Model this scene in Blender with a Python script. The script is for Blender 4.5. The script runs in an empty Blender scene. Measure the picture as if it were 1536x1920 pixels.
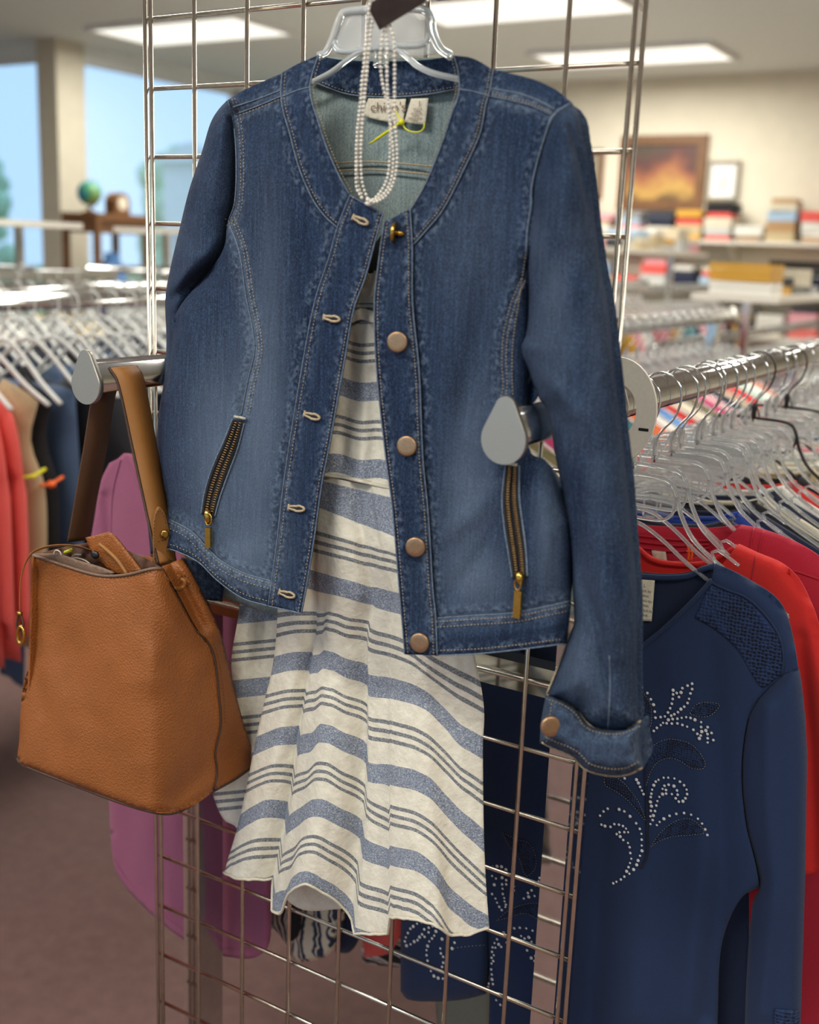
import bpy, bmesh, math, random
import numpy as np
from mathutils import Vector, Matrix
from mathutils.geometry import delaunay_2d_cdt

random.seed(7)
np.random.seed(7)
SC = bpy.context.scene
COL = SC.collection

# ------------------------------------------------------------------ camera
CAM_C = np.array([0.99902368, -1.02263642, 1.55061520])
CAM_R = np.array([[0.8506600944, 0.5243191251, 0.0382995938],
                  [0.1500615965, -0.1723478469, -0.9735387701],
                  [-0.5038441436, 0.8338978803, -0.2252896007]])
CAM_F = 2112.23
cam_d = bpy.data.cameras.new('camera')
cam = bpy.data.objects.new('camera', cam_d)
COL.objects.link(cam)
cam_d.sensor_fit = 'HORIZONTAL'
cam_d.sensor_width = 36.0
cam_d.lens = CAM_F / 1536.0 * 36.0
cam_d.clip_start = 0.05
cam_d.clip_end = 100
m = Matrix.Identity(4)
for i in range(3):
    m[i][0] = CAM_R[0][i]
    m[i][1] = -CAM_R[1][i]
    m[i][2] = -CAM_R[2][i]
    m[i][3] = CAM_C[i]
cam.matrix_world = m
cam_d.dof.use_dof = True
cam_d.dof.focus_distance = 1.25
cam_d.dof.aperture_fstop = 4.4
SC.camera = cam

# ------------------------------------------------------------------ world, lights, exposure
SC.view_settings.view_transform = 'Standard'
SC.view_settings.look = 'None'
SC.view_settings.gamma = 1.0
SC.view_settings.use_curve_mapping = False
SC.view_settings.exposure = 0.0

def lin(c):
    out = []
    for v in c[:3]:
        v = v / 255.0
        out.append(v / 12.92 if v <= 0.04045 else ((v + 0.055) / 1.055) ** 2.4)
    return (out[0], out[1], out[2], 1.0)

W = bpy.data.worlds.new('daylight')
SC.world = W
W.use_nodes = True
bgn = W.node_tree.nodes['Background']
bgn.inputs['Color'].default_value = lin((176, 218, 255))
bgn.inputs['Strength'].default_value = 1.5

CEIL_Z = 2.9

def area(name, x, y, sx, sy, power, color=(255, 250, 239)):
    l = bpy.data.lights.new(name, 'AREA')
    l.shape = 'RECTANGLE'
    l.size = sx
    l.size_y = sy
    l.energy = power
    l.color = lin(color)[:3]
    o = bpy.data.objects.new(name, l)
    o.location = (x, y, CEIL_Z - 0.06)
    COL.objects.link(o)
    return o

# recessed fluorescent fixtures: (x, y, size x, size y); the first five are in view or near it
FIXTURES = [(-4.35, 4.85, 1.22, 0.6), (-2.05, 4.95, 1.22, 0.6), (-2.0, 6.6, 1.22, 0.6),
            (0.3, 4.95, 1.22, 0.6), (-4.35, 1.6, 1.22, 0.6), (-2.05, 1.6, 1.22, 0.6),
            (0.35, 1.7, 1.22, 0.6), (2.6, 1.7, 1.22, 0.6), (0.1, -1.5, 1.22, 0.6),
            (2.4, -1.5, 1.22, 0.6), (-2.05, -1.5, 1.22, 0.6), (2.6, 4.9, 1.22, 0.6),
            (-4.35, -1.5, 1.22, 0.6)]
for fx, fy, fw, fd in FIXTURES:
    area('fixture_light', fx, fy, fw, fd, 40.0)

# ------------------------------------------------------------------ helpers: pixels to places
def ray(px, py):
    px = np.asarray(px, float); py = np.asarray(py, float)
    d = np.stack([(px - 768.0) / CAM_F, (py - 960.0) / CAM_F, np.ones_like(px)], -1)
    return d @ CAM_R

def at_y(px, py, y):
    d = ray(px, py)
    t = (np.asarray(y, float) - CAM_C[1]) / d[..., 1]
    return CAM_C + t[..., None] * d

def at_x(px, py, x):
    d = ray(px, py)
    t = (np.asarray(x, float) - CAM_C[0]) / d[..., 0]
    return CAM_C + t[..., None] * d

def at_z(px, py, z):
    d = ray(px, py)
    t = (np.asarray(z, float) - CAM_C[2]) / d[..., 2]
    return CAM_C + t[..., None] * d

def densify(pts, step=5.0, closed=False):
    """Catmull-Rom through pts; a third value 1 marks a sharp corner."""
    P = [(float(p[0]), float(p[1])) for p in pts]
    K = [len(p) > 2 and p[2] == 1 for p in pts]
    n = len(P)
    out = []
    segs = n if closed else n - 1
    for i in range(segs):
        p1 = np.array(P[i]); p2 = np.array(P[(i + 1) % n])
        p0 = np.array(P[(i - 1) % n]) if (closed or i > 0) and not K[i] else p1 - (p2 - p1)
        p3 = np.array(P[(i + 2) % n]) if (closed or i + 2 < n) and not K[(i + 1) % n] else p2 + (p2 - p1)
        L = np.linalg.norm(p2 - p1)
        k = max(1, int(round(L / step)))
        l0 = max(np.linalg.norm(p1 - p0), 1e-6); l2 = max(np.linalg.norm(p3 - p2), 1e-6)
        m1 = (p2 - p0) / (l0 + L) * L
        m2 = (p3 - p1) / (l2 + L) * L
        for j in range(k):
            t = j / k
            h = (2*t**3-3*t**2+1)*p1 + (t**3-2*t**2+t)*m1 + (-2*t**3+3*t**2)*p2 + (t**3-t**2)*m2
            out.append(h)
    if not closed:
        out.append(np.array(P[-1]))
    return np.array(out)

def poly_dist(px, py, poly, wts=None, closed=False):
    """distance of points to a polyline, with weights interpolated along it"""
    P = np.asarray(poly, float)[:, :2]
    if closed:
        P = np.vstack([P, P[:1]])
    best = np.full(px.shape, 1e9)
    bw = np.ones(px.shape)
    for i in range(len(P) - 1):
        a = P[i]; d = P[i + 1] - a
        L2 = d @ d + 1e-9
        t = np.clip(((px - a[0]) * d[0] + (py - a[1]) * d[1]) / L2, 0, 1)
        q = (px - a[0] - t * d[0]) ** 2 + (py - a[1] - t * d[1]) ** 2
        mk = q < best
        best = np.where(mk, q, best)
        if wts is not None:
            bw = np.where(mk, wts[i] * (1 - t) + wts[i + 1] * t, bw)
    return np.sqrt(best), bw

def inside(px, py, poly):
    P = np.asarray(poly)
    x0, y0 = P[:, 0], P[:, 1]
    x1, y1 = np.roll(x0, -1), np.roll(y0, -1)
    c = np.zeros(px.shape, int)
    for a, b, e, f in zip(x0, y0, x1, y1):
        if b == f:
            continue
        k = ((b > py) != (f > py))
        c += (k & (px < (e - a) * (py - b) / (f - b) + a)).astype(int)
    return c % 2 == 1

def vnoise(x, y, seed=0):
    xi = np.floor(x).astype(int); yi = np.floor(y).astype(int)
    xf = x - xi; yf = y - yi
    u = xf * xf * (3 - 2 * xf); v = yf * yf * (3 - 2 * yf)
    def h(a, b):
        n = (a * 374761393 + b * 668265263 + seed * 1442695041) & 0x7fffffff
        n = ((n ^ (n >> 13)) * 1274126177) & 0x7fffffff
        return ((n ^ (n >> 16)) & 0xffff) / 65535.0
    return ((h(xi, yi) * (1 - u) + h(xi + 1, yi) * u) * (1 - v)
            + (h(xi, yi + 1) * (1 - u) + h(xi + 1, yi + 1) * u) * v) * 2 - 1

class Relief:
    """world y of a cloth as a function of the pixel it shows at; + towards the viewer"""
    def __init__(self, base, noise=(), strokes=(), rolls=()):
        self.base, self.noise, self.strokes, self.rolls = base, list(noise), list(strokes), list(rolls)
    def __call__(self, px, py):
        px = np.asarray(px, float); py = np.asarray(py, float)
        Y = self.base(px, py) if callable(self.base) else np.full(px.shape, float(self.base))
        for sx, sy, amp, sd in self.noise:
            Y = Y - amp * vnoise(px / sx, py / sy, sd)
        for poly, w, amp in self.strokes:
            wt = [p[2] if len(p) > 2 else 1.0 for p in poly]
            d, k = poly_dist(px, py, poly, wt)
            Y = Y - amp * k * np.exp(-(d / w) ** 2)
        for poly, w, amp in self.rolls:
            d, k = poly_dist(px, py, poly)
            t = np.clip(d / w, 0, 1)
            Y = Y + amp * (1 - np.sqrt(np.clip(1 - (1 - t) ** 2, 0, 1)))
        return Y

# ------------------------------------------------------------------ helpers: objects
def mesh_obj(name, verts, faces, mat=None, parent=None, smooth=True, attrs=None):
    me = bpy.data.meshes.new(name)
    me.from_pydata([tuple(map(float, v)) for v in verts], [], [tuple(map(int, f)) for f in faces])
    if smooth:
        me.polygons.foreach_set('use_smooth', [True] * len(me.polygons))
    if attrs:
        for k, v in attrs.items():
            a = me.attributes.new(k, 'FLOAT', 'POINT')
            a.data.foreach_set('value', np.asarray(v, np.float32))
    me.update()
    o = bpy.data.objects.new(name, me)
    COL.objects.link(o)
    if mat is not None:
        me.materials.append(mat)
    if parent is not None:
        o.parent = parent
        o.matrix_parent_inverse = Matrix.Translation(-parent.location)
    return o

def thing(name, label, cat, loc=(0, 0, 0), group=None):
    o = bpy.data.objects.new(name, None)
    o.empty_display_size = 0.05
    o.location = loc
    COL.objects.link(o)
    return tag(o, label, cat, group)

def tag(o, label, cat, group=None, kind=None):
    o['label'] = label
    o['category'] = cat
    if group:
        o['group'] = group
    if kind:
        o['kind'] = kind
    return o

def struct(o):
    o['kind'] = 'structure'
    return o

class Mesh:
    """collects shapes, then links them as one mesh"""
    def __init__(self):
        self.v = []; self.f = []
    def add(self, v, f):
        b = len(self.v)
        self.v.extend([tuple(p) for p in v])
        self.f.extend([tuple(i + b for i in q) for q in f])
        return self
    def box(self, lo, hi):
        x0, y0, z0 = lo; x1, y1, z1 = hi
        v = [(x0,y0,z0),(x1,y0,z0),(x1,y1,z0),(x0,y1,z0),(x0,y0,z1),(x1,y0,z1),(x1,y1,z1),(x0,y1,z1)]
        return self.add(v, [(3,2,1,0),(4,5,6,7),(0,1,5,4),(1,2,6,5),(2,3,7,6),(3,0,4,7)])
    def tube(self, pts, r, n=8, closed=False, flat=None):
        """sweep of a circle (or ellipse, flat=(ru, rv)); r may be a list"""
        P = np.asarray(pts, float)
        k = len(P)
        T = np.gradient(P, axis=0) if not closed else np.roll(P, -1, 0) - np.roll(P, 1, 0)
        T /= np.maximum(np.linalg.norm(T, axis=1), 1e-9)[:, None]
        ref = np.array([0, 0, 1.0]) if abs(T[0][2]) < 0.9 else np.array([0, 1.0, 0])
        u = np.cross(T[0], ref); u /= np.linalg.norm(u)
        v = []
        for i in range(k):
            u = u - T[i] * (u @ T[i])
            u /= max(np.linalg.norm(u), 1e-9)
            w = np.cross(T[i], u)
            ri = r[i] if hasattr(r, '__len__') else r
            for j in range(n):
                a = 2 * math.pi * j / n
                v.append(P[i] + ri * (math.cos(a) * u + math.sin(a) * w))
        f = []
        for i in range(k if closed else k - 1):
            for j in range(n):
                a = i * n + j; b = i * n + (j + 1) % n
                c = ((i + 1) % k) * n
                f.append((a, b, c + (j + 1) % n, c + j))
        if not closed:
            f.append(tuple(range(n - 1, -1, -1)))
            f.append(tuple(range((k - 1) * n, k * n)))
        return self.add(v, f)
    def prism(self, prof, a, b, ux, uy):
        """profile (list of (s,t)) in the axes ux, uy extruded from a to b"""
        a = np.asarray(a, float); b = np.asarray(b, float); ux = np.asarray(ux, float); uy = np.asarray(uy, float)
        n = len(prof)
        v = [a + s * ux + t * uy for s, t in prof] + [b + s * ux + t * uy for s, t in prof]
        f = [tuple(range(n)), tuple(range(2 * n - 1, n - 1, -1))]
        f += [(i + n, (i + 1) % n + n, (i + 1) % n, i) for i in range(n)]
        return self.add(v, f)
    def ball(self, c, r, n=6, m=4, sc=(1, 1, 1)):
        c = np.asarray(c, float)
        v = [c + np.array([0, 0, r * sc[2]])]
        for i in range(1, m):
            th = math.pi * i / m
            for j in range(n):
                ph = 2 * math.pi * (j + 0.5 * (i % 2)) / n
                v.append(c + r * np.array([math.sin(th) * math.cos(ph) * sc[0], math.sin(th) * math.sin(ph) * sc[1], math.cos(th) * sc[2]]))
        v.append(c - np.array([0, 0, r * sc[2]]))
        f = [(0, 1 + j, 1 + (j + 1) % n) for j in range(n)]
        for i in range(m - 2):
            for j in range(n):
                a = 1 + i * n + j; b = 1 + i * n + (j + 1) % n
                f.append((a, a + n, b + n, b))
        L = len(v) - 1
        f += [(L, 1 + (m - 2) * n + (j + 1) % n, 1 + (m - 2) * n + j) for j in range(n)]
        return self.add(v, f)
    def disc(self, c, nrm, r, h, n=20, dome=0.0):
        c = np.asarray(c, float); nrm = np.asarray(nrm, float); nrm = nrm / np.linalg.norm(nrm)
        u = np.cross(nrm, (0, 0, 1.0)); u /= np.linalg.norm(u); w = np.cross(nrm, u)
        prof = [(r, 0), (r, h * 0.7), (r * 0.93, h), (r * 0.86, h * 0.96 + dome), (r * 0.5, h * 0.97 + dome)]
        v = []
        for rr, hh in prof:
            for j in range(n):
                a = 2 * math.pi * j / n
                v.append(c + nrm * hh + rr * (math.cos(a) * u + math.sin(a) * w))
        v.append(c + nrm * (h * 0.97 + dome))
        f = [tuple(range(n - 1, -1, -1))]
        for i in range(len(prof) - 1):
            for j in range(n):
                a = i * n + j; b = i * n + (j + 1) % n
                f.append((a, b, b + n, a + n))
        L = len(v) - 1
        f += [((len(prof) - 1) * n + j, (len(prof) - 1) * n + (j + 1) % n, L) for j in range(n)]
        return self.add(v, f)
    def build(self, name, mat, parent=None, smooth=True):
        return mesh_obj(name, self.v, self.f, mat, parent, smooth)

def sheet(name, outline, depth, mat, parent=None, step=6.0, thick=0.0016, attrs=None, back=None, dense=False):
    """cloth cut to an outline (pixels), lying at world y = depth(px, py); back(px, py, d) gives the far side"""
    B = np.asarray(outline, float) if dense else densify(outline, step, True)
    x0, y0 = B.min(0); x1, y1 = B.max(0)
    gx, gy = np.meshgrid(np.arange(x0, x1, step), np.arange(y0, y1, step * 0.87))
    gx = gx + (np.arange(gx.shape[0]) % 2)[:, None] * step * 0.5
    gx = gx.ravel(); gy = gy.ravel()
    ok = inside(gx, gy, B)
    gx, gy = gx[ok], gy[ok]
    d, _ = poly_dist(gx, gy, B, closed=True)
    gx, gy = gx[d > step * 0.55], gy[d > step * 0.55]
    pts = [Vector((float(a), float(b))) for a, b in B] + [Vector((float(a), float(b))) for a, b in zip(gx, gy)]
    nb = len(B)
    V2, E2, F2, _, _, _ = delaunay_2d_cdt(pts, [(i, (i + 1) % nb) for i in range(nb)], [], 1, 1e-4)
    q = np.array([(v.x, v.y) for v in V2])
    F = [tuple(f) for f in F2]
    # orientation: pixels run y-down, so flip to face the viewer
    F = [f if np.cross(q[f[1]] - q[f[0]], q[f[2]] - q[f[0]]) < 0 else f[::-1] for f in F]
    Y = depth(q[:, 0], q[:, 1])
    front = at_y(q[:, 0], q[:, 1], Y)
    n = len(q)
    if back is None:
        rear = front + np.array([0, thick, 0])
    else:
        dd, _ = poly_dist(q[:, 0], q[:, 1], B, closed=True)
        rear = front.copy()
        rear[:, 1] = back(q[:, 0], q[:, 1], dd)
        rear[:, 1] = np.maximum(rear[:, 1], front[:, 1] + 0.0006)
    cnt = {}
    for f in F:
        for i in range(3):
            e = (f[i], f[(i + 1) % 3])
            cnt[e] = 1
    faces = list(F) + [tuple(i + n for i in f[::-1]) for f in F]
    for a, b in cnt:
        if (b, a) not in cnt:
            faces.append((b, a, a + n, b + n))
    at = None
    if attrs:
        at = {}
        for k, fn in attrs.items():
            v = fn(q[:, 0], q[:, 1])
            at[k] = np.concatenate([v, v])
    return mesh_obj(name, np.vstack([front, rear]), faces, mat, parent, True, at)

def pillow(y0, H, w, poly, extra=None):
    """front side of a stuffed shape: rounded at its outline"""
    B = densify(poly, 6.0, True)
    def fn(px, py):
        d, _ = poly_dist(px, py, B, closed=True)
        t = np.clip(d / w, 0, 1)
        Y = y0 - H * np.sqrt(np.clip(1 - (1 - t) ** 2, 0, 1))
        if extra is not None:
            Y = Y - extra(px, py) * np.clip(d / 12.0, 0, 1)
        return Y
    return fn

def pillow_back(y0, H, w):
    return lambda px, py, d: y0 + H * np.sqrt(np.clip(1 - (1 - np.clip(d / w, 0, 1)) ** 2, 0, 1))

def path3(poly, depth, off=0.0, step=5.0, dense=False):
    p = np.asarray(poly, float) if dense else densify(poly, step)
    return at_y(p[:, 0], p[:, 1], depth(p[:, 0], p[:, 1]) - off)

def cord(name, poly, depth, off, r, mat, parent, n=6, step=6.0):
    return Mesh().tube(path3(poly, depth, off, step), r, n).build(name, mat, parent)

def stitches(name, polys, depth, mat, parent, dash=4.2, gap=2.2, off=0.0006, wid=0.00055, shift=0.0):
    """a row of thread dashes along each polyline, as one mesh"""
    M = Mesh()
    for poly in polys:
        p = densify(poly, 1.0)
        if shift:
            t = np.gradient(p, axis=0); t /= np.maximum(np.linalg.norm(t, axis=1), 1e-6)[:, None]
            p = p + shift * np.stack([-t[:, 1], t[:, 0]], 1)
        s = np.concatenate([[0], np.cumsum(np.linalg.norm(np.diff(p, axis=0), axis=1))])
        L = s[-1]
        a = np.arange(0, L - dash, dash + gap)
        if not len(a):
            continue
        ax, ay = np.interp(a, s, p[:, 0]), np.interp(a, s, p[:, 1])
        bx, by = np.interp(a + dash, s, p[:, 0]), np.interp(a + dash, s, p[:, 1])
        A = at_y(ax, ay, depth(ax, ay) - off); Bp = at_y(bx, by, depth(bx, by) - off)
        for u, v in zip(A, Bp):
            d = v - u; d = d / max(np.linalg.norm(d), 1e-9)
            sd = np.cross(d, (0, 1, 0)); sd = sd / max(np.linalg.norm(sd), 1e-9) * wid
            up = np.array([0, -wid * 0.9, 0]); mid = (u + v) / 2
            vs = [u - d * 0.0002, mid + sd, mid - sd, mid + up, v + d * 0.0002, mid - up]
            M.add(vs, [(0, 1, 3), (0, 3, 2), (4, 3, 1), (4, 2, 3), (0, 5, 1), (0, 2, 5), (4, 1, 5), (4, 5, 2)])
    o = M.build(name, mat, parent)
    return o

def text_mesh(name, s, size, origin, ux, uy, mat, parent, align='LEFT', spacing=1.0):
    c = bpy.data.curves.new(name, 'FONT')
    c.body = s
    c.size = size
    c.align_x = align
    c.space_character = spacing
    c.extrude = 0.00005
    o = bpy.data.objects.new(name, c)
    COL.objects.link(o)
    dg = bpy.context.evaluated_depsgraph_get()
    me = bpy.data.meshes.new_from_object(o.evaluated_get(dg))
    bpy.data.objects.remove(o)
    v = np.array([w.co[:] for w in me.vertices])
    f = [tuple(p.vertices) for p in me.polygons]
    ux = np.asarray(ux, float); uy = np.asarray(uy, float); nn = np.cross(ux, uy)
    P = np.asarray(origin, float) + v[:, :1] * ux + v[:, 1:2] * uy + v[:, 2:3] * nn
    bpy.data.meshes.remove(me)
    return mesh_obj(name, P, f, mat, parent, False)

# ------------------------------------------------------------------ helpers: materials
def new_mat(name):
    mt = bpy.data.materials.new(name)
    mt.use_nodes = True
    nt = mt.node_tree
    return mt, nt, nt.nodes['Principled BSDF']

def N(nt, typ, **kw):
    n = nt.nodes.new(typ)
    for k, v in kw.items():
        if k in n.inputs:
            n.inputs[k].default_value = v
        else:
            setattr(n, k, v)
    return n

def coords(nt, scale=(1, 1, 1)):
    tc = nt.nodes.new('ShaderNodeTexCoord')
    mp = nt.nodes.new('ShaderNodeMapping')
    mp.inputs['Scale'].default_value = scale
    nt.links.new(tc.outputs['Object'], mp.inputs['Vector'])
    return mp.outputs['Vector']

def mixc(nt, fac, a, b, blend='MIX'):
    n = nt.nodes.new('ShaderNodeMix')
    n.data_type = 'RGBA'
    n.blend_type = blend
    for idx, v in ((0, fac), (6, a), (7, b)):
        if hasattr(v, 'is_output'):
            nt.links.new(v, n.inputs[idx])
        else:
            n.inputs[idx].default_value = v
    return n.outputs[2]

def mth(nt, op, a, b=0.0, clamp=False):
    n = nt.nodes.new('ShaderNodeMath')
    n.operation = op
    n.use_clamp = clamp
    for i, v in enumerate((a, b)):
        if hasattr(v, 'is_output'):
            nt.links.new(v, n.inputs[i])
        else:
            n.inputs[i].default_value = v
    return n.outputs[0]

def ramp(nt, fac, stops):
    n = nt.nodes.new('ShaderNodeValToRGB')
    el = n.color_ramp.elements
    while len(el) < len(stops):
        el.new(0.5)
    for e, (p, c) in zip(el, stops):
        e.position = p
        e.color = c
    nt.links.new(fac, n.inputs[0])
    return n.outputs[0]

def noise(nt, vec, scale, detail=2.0, rough=0.5):
    n = nt.nodes.new('ShaderNodeTexNoise')
    n.inputs['Scale'].default_value = scale
    n.inputs['Detail'].default_value = detail
    n.inputs['Roughness'].default_value = rough
    nt.links.new(vec, n.inputs['Vector'])
    return n.outputs['Fac']

def attr(nt, name):
    n = nt.nodes.new('ShaderNodeAttribute')
    n.attribute_name = name
    return n.outputs['Fac']

def bump(nt, bs, h, strength=0.4, dist=0.001):
    b = nt.nodes.new('ShaderNodeBump')
    b.inputs['Strength'].default_value = strength
    b.inputs['Distance'].default_value = dist
    nt.links.new(h, b.inputs['Height'])
    nt.links.new(b.outputs['Normal'], bs.inputs['Normal'])

def plain(name, c, rough=0.5, metal=0.0, grain=0.06, gscale=300.0, bmp=0.0, sheen=0.0, stretch=(1, 1, 1)):
    """one colour with a little grain"""
    mt, nt, bs = new_mat(name)
    v = coords(nt, stretch)
    nz = noise(nt, v, gscale, 3)
    col = lin(c)
    lo = tuple(x * (1 - 2 * grain) for x in col[:3]) + (1,)
    hi = tuple(min(1, x * (1 + 2 * grain)) for x in col[:3]) + (1,)
    nt.links.new(ramp(nt, nz, [(0.3, lo), (0.7, hi)]), bs.inputs['Base Color'])
    bs.inputs['Roughness'].default_value = rough
    bs.inputs['Metallic'].default_value = metal
    if sheen:
        bs.inputs['Sheen Weight'].default_value = sheen
    if bmp:
        bump(nt, bs, nz, bmp, 0.0008)
    return mt

def cloth(name, c, grain=0.12, gscale=900.0, bmp=0.25, rough=0.9):
    return plain(name, c, rough, 0, grain, gscale, bmp, 0.05)

M = {}
def denim(name, dark, mid, light, pale, inner=False):
    mt, nt, bs = new_mat(name)
    v1 = coords(nt, (1000, 1000, 480))
    weave = noise(nt, v1, 1.0, 2, 0.6)
    v2 = coords(nt, (420, 420, 16))
    slub = noise(nt, v2, 1.0, 2, 0.5)
    v3 = coords(nt, (1, 1, 1))
    blot = noise(nt, v3, 14.0, 3, 0.55)
    k = mth(nt, 'ADD', mth(nt, 'MULTIPLY', weave, 0.70), mth(nt, 'MULTIPLY', slub, 0.30))
    base = ramp(nt, k, [(0.36, lin(dark)), (0.52, lin(mid)), (0.66, lin(light))])
    fd = attr(nt, 'fade')
    fadek = mth(nt, 'MULTIPLY', fd, mth(nt, 'ADD', 0.25, mth(nt, 'MULTIPLY', k, 1.0)), True)
    base = mixc(nt, fadek, base, lin(pale))
    blotk = mth(nt, 'MULTIPLY', mth(nt, 'SUBTRACT', blot, 0.42, True), 0.5, True)
    base = mixc(nt, blotk, base, lin(light))
    puck = noise(nt, coords(nt, (1, 1, 1)), 210.0, 2, 0.5)
    sm = attr(nt, 'seam')
    pk = mth(nt, 'MULTIPLY', sm, mth(nt, 'MULTIPLY', mth(nt, 'SUBTRACT', puck, 0.47, True), 4.0), True)
    base = mixc(nt, mth(nt, 'MULTIPLY', pk, 0.6), base, lin(pale))
    dk = mth(nt, 'MULTIPLY', sm, mth(nt, 'MULTIPLY', mth(nt, 'SUBTRACT', 0.5, puck, True), 4.0), True)
    base = mixc(nt, mth(nt, 'MULTIPLY', dk, 0.55), base, lin(dark))
    nt.links.new(base, bs.inputs['Base Color'])
    bs.inputs['Roughness'].default_value = 0.92
    bs.inputs['Specular IOR Level'].default_value = 0.2
    h = mth(nt, 'ADD', mth(nt, 'MULTIPLY', weave, 0.35), mth(nt, 'MULTIPLY', mth(nt, 'MULTIPLY', sm, puck), 2.4))
    bump(nt, bs, h, 0.55, 0.0016)
    return mt

M['denim'] = denim('denim', (14, 22, 39), (30, 46, 72), (57, 76, 105), (108, 124, 144))
M['denim_in'] = denim('denim_inside', (100, 118, 122), (134, 150, 150), (158, 172, 170), (180, 188, 184))
M['seam_edge'] = plain('worn_seam_edge', (104, 118, 136), 0.9, grain=0.25, gscale=700)
M['thread'] = plain('tan_thread', (176, 158, 128), 0.7, grain=0.2, gscale=900)
M['thread_pale'] = plain('pale_thread', (176, 172, 158), 0.7, grain=0.2, gscale=900)
M['button'] = plain('copper_button', (176, 142, 110), 0.38, 0.9, grain=0.05, gscale=500)
M['brass'] = plain('brass', (196, 158, 78), 0.25, 1.0, grain=0.06, gscale=400)
M['dark_brass'] = plain('dark_brass_teeth', (150, 122, 84), 0.4, 1.0, grain=0.1, gscale=900)
M['tape'] = cloth('black_zipper_tape', (24, 26, 32))
M['cream'] = plain('cream_label_cloth', (214, 206, 186), 0.8, grain=0.05, gscale=500, bmp=0.2)
M['ink'] = plain('brown_ink', (128, 108, 92), 0.8, grain=0.05)
M['chrome'] = plain('chrome', (208, 209, 208), 0.12, 1.0, grain=0.03, gscale=60)
M['wire'] = plain('grid_wire_chrome', (206, 200, 186), 0.22, 1.0, grain=0.05, gscale=80)
M['satin'] = plain('satin_nickel', (180, 176, 166), 0.42, 0.85, grain=0.1, gscale=1500, bmp=0.1)
M['dark_metal'] = plain('dark_chrome', (96, 94, 92), 0.25, 0.9, grain=0.1, gscale=80)
M['white_plastic'] = plain('white_plastic', (224, 220, 208), 0.4, grain=0.02)
M['yellow'] = plain('yellow_plastic', (226, 222, 40), 0.4, grain=0.04)
M['orange'] = plain('orange_plastic', (236, 104, 40), 0.45, grain=0.04)
M['black'] = cloth('black_cloth', (22, 23, 28))
M['blackpl'] = plain('black_plastic', (22, 22, 24), 0.35, grain=0.05)
M['pearl'] = plain('pearl_bead', (232, 226, 214), 0.22, 0.0, grain=0.06, gscale=200)
M['stone'] = plain('rhinestone', (240, 240, 236), 0.12, 0.15, grain=0.1, gscale=900)

def clear(name, tint=(236, 240, 240), rough=0.06, tw=0.80):
    mt, nt, bs = new_mat(name)
    v = coords(nt)
    nz = noise(nt, v, 60.0, 2)
    nt.links.new(ramp(nt, nz, [(0.3, lin(tuple(c - 6 for c in tint))), (0.7, lin(tint))]), bs.inputs['Base Color'])
    bs.inputs['Roughness'].default_value = rough
    bs.inputs['IOR'].default_value = 1.32
    bs.inputs['Transmission Weight'].default_value = tw
    return mt
M['clear'] = clear('clear_hanger_plastic')
M['milky'] = clear('milky_hanger_plastic', tw=0.6)

def thin_clear(name, fac=0.16):
    mt, nt, bs = new_mat(name)
    v = coords(nt)
    nz = noise(nt, v, 40.0, 2)
    tr = nt.nodes.new('ShaderNodeBsdfTransparent')
    mx = nt.nodes.new('ShaderNodeMixShader')
    nt.links.new(ramp(nt, nz, [(0.3, lin((200, 204, 206))), (0.7, lin((224, 226, 226)))]), bs.inputs['Base Color'])
    bs.inputs['Roughness'].default_value = 0.12
    mx.inputs[0].default_value = fac
    nt.links.new(tr.outputs[0], mx.inputs[1])
    nt.links.new(bs.outputs[0], mx.inputs[2])
    nt.links.new(mx.outputs[0], nt.nodes['Material Output'].inputs['Surface'])
    return mt
M['web'] = thin_clear('clear_hanger_web', 0.30)
M['web_thin'] = thin_clear('thin_hanger_web', 0.11)

def emitter(name, c, strength):
    mt, nt, bs = new_mat(name)
    bs.inputs['Base Color'].default_value = lin((220, 220, 215))
    v = coords(nt)
    nz = noise(nt, v, 8.0, 1)
    nt.links.new(ramp(nt, nz, [(0.2, lin(tuple(x - 4 for x in c))), (0.8, lin(c))]), bs.inputs['Emission Color'])
    bs.inputs['Emission Strength'].default_value = strength
    return mt
M['tube_light'] = emitter('lit_diffuser', (255, 252, 240), 1.1)

# ------------------------------------------------------------------ setting
def carpet():
    mt, nt, bs = new_mat('carpet')
    v = coords(nt)
    a = noise(nt, v, 420.0, 3, 0.7)
    b = noise(nt, v, 26.0, 4, 0.6)
    c1 = ramp(nt, a, [(0.3, lin((92, 70, 66))), (0.7, lin((158, 126, 118)))])
    c2 = ramp(nt, b, [(0.3, lin((112, 86, 82))), (0.7, lin((138, 108, 102)))])
    nt.links.new(mixc(nt, 0.5, c1, c2), bs.inputs['Base Color'])
    bs.inputs['Roughness'].default_value = 1.0
    bump(nt, bs, a, 0.6, 0.004)
    return mt
M['carpet'] = carpet()
M['wall'] = plain('cream_wall_paint', (222, 215, 196), 0.85, grain=0.015, gscale=9)
M['ceiling'] = plain('ceiling_tile_white', (224, 232, 230), 0.9, grain=0.03, gscale=40)
M['column'] = plain('column_paint', (196, 190, 172), 0.8, grain=0.02, gscale=9)
M['mullion'] = plain('window_frame_white', (222, 224, 224), 0.6, grain=0.02, gscale=20)
M['pane'] = thin_clear('window_pane_glass')
M['grass'] = plain('lawn', (104, 138, 84), 0.95, grain=0.1, gscale=30)
M['leaves'] = plain('far_tree_leaves', (176, 214, 184), 0.95, grain=0.2, gscale=4)
M['white_wall'] = plain('white_siding', (236, 238, 240), 0.8, grain=0.02, gscale=6)
M['roof'] = plain('grey_shingle', (186, 190, 196), 0.9, grain=0.1, gscale=8)
M['dark_glass'] = plain('dark_window', (120, 136, 150), 0.2, grain=0.05, gscale=8)

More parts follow.
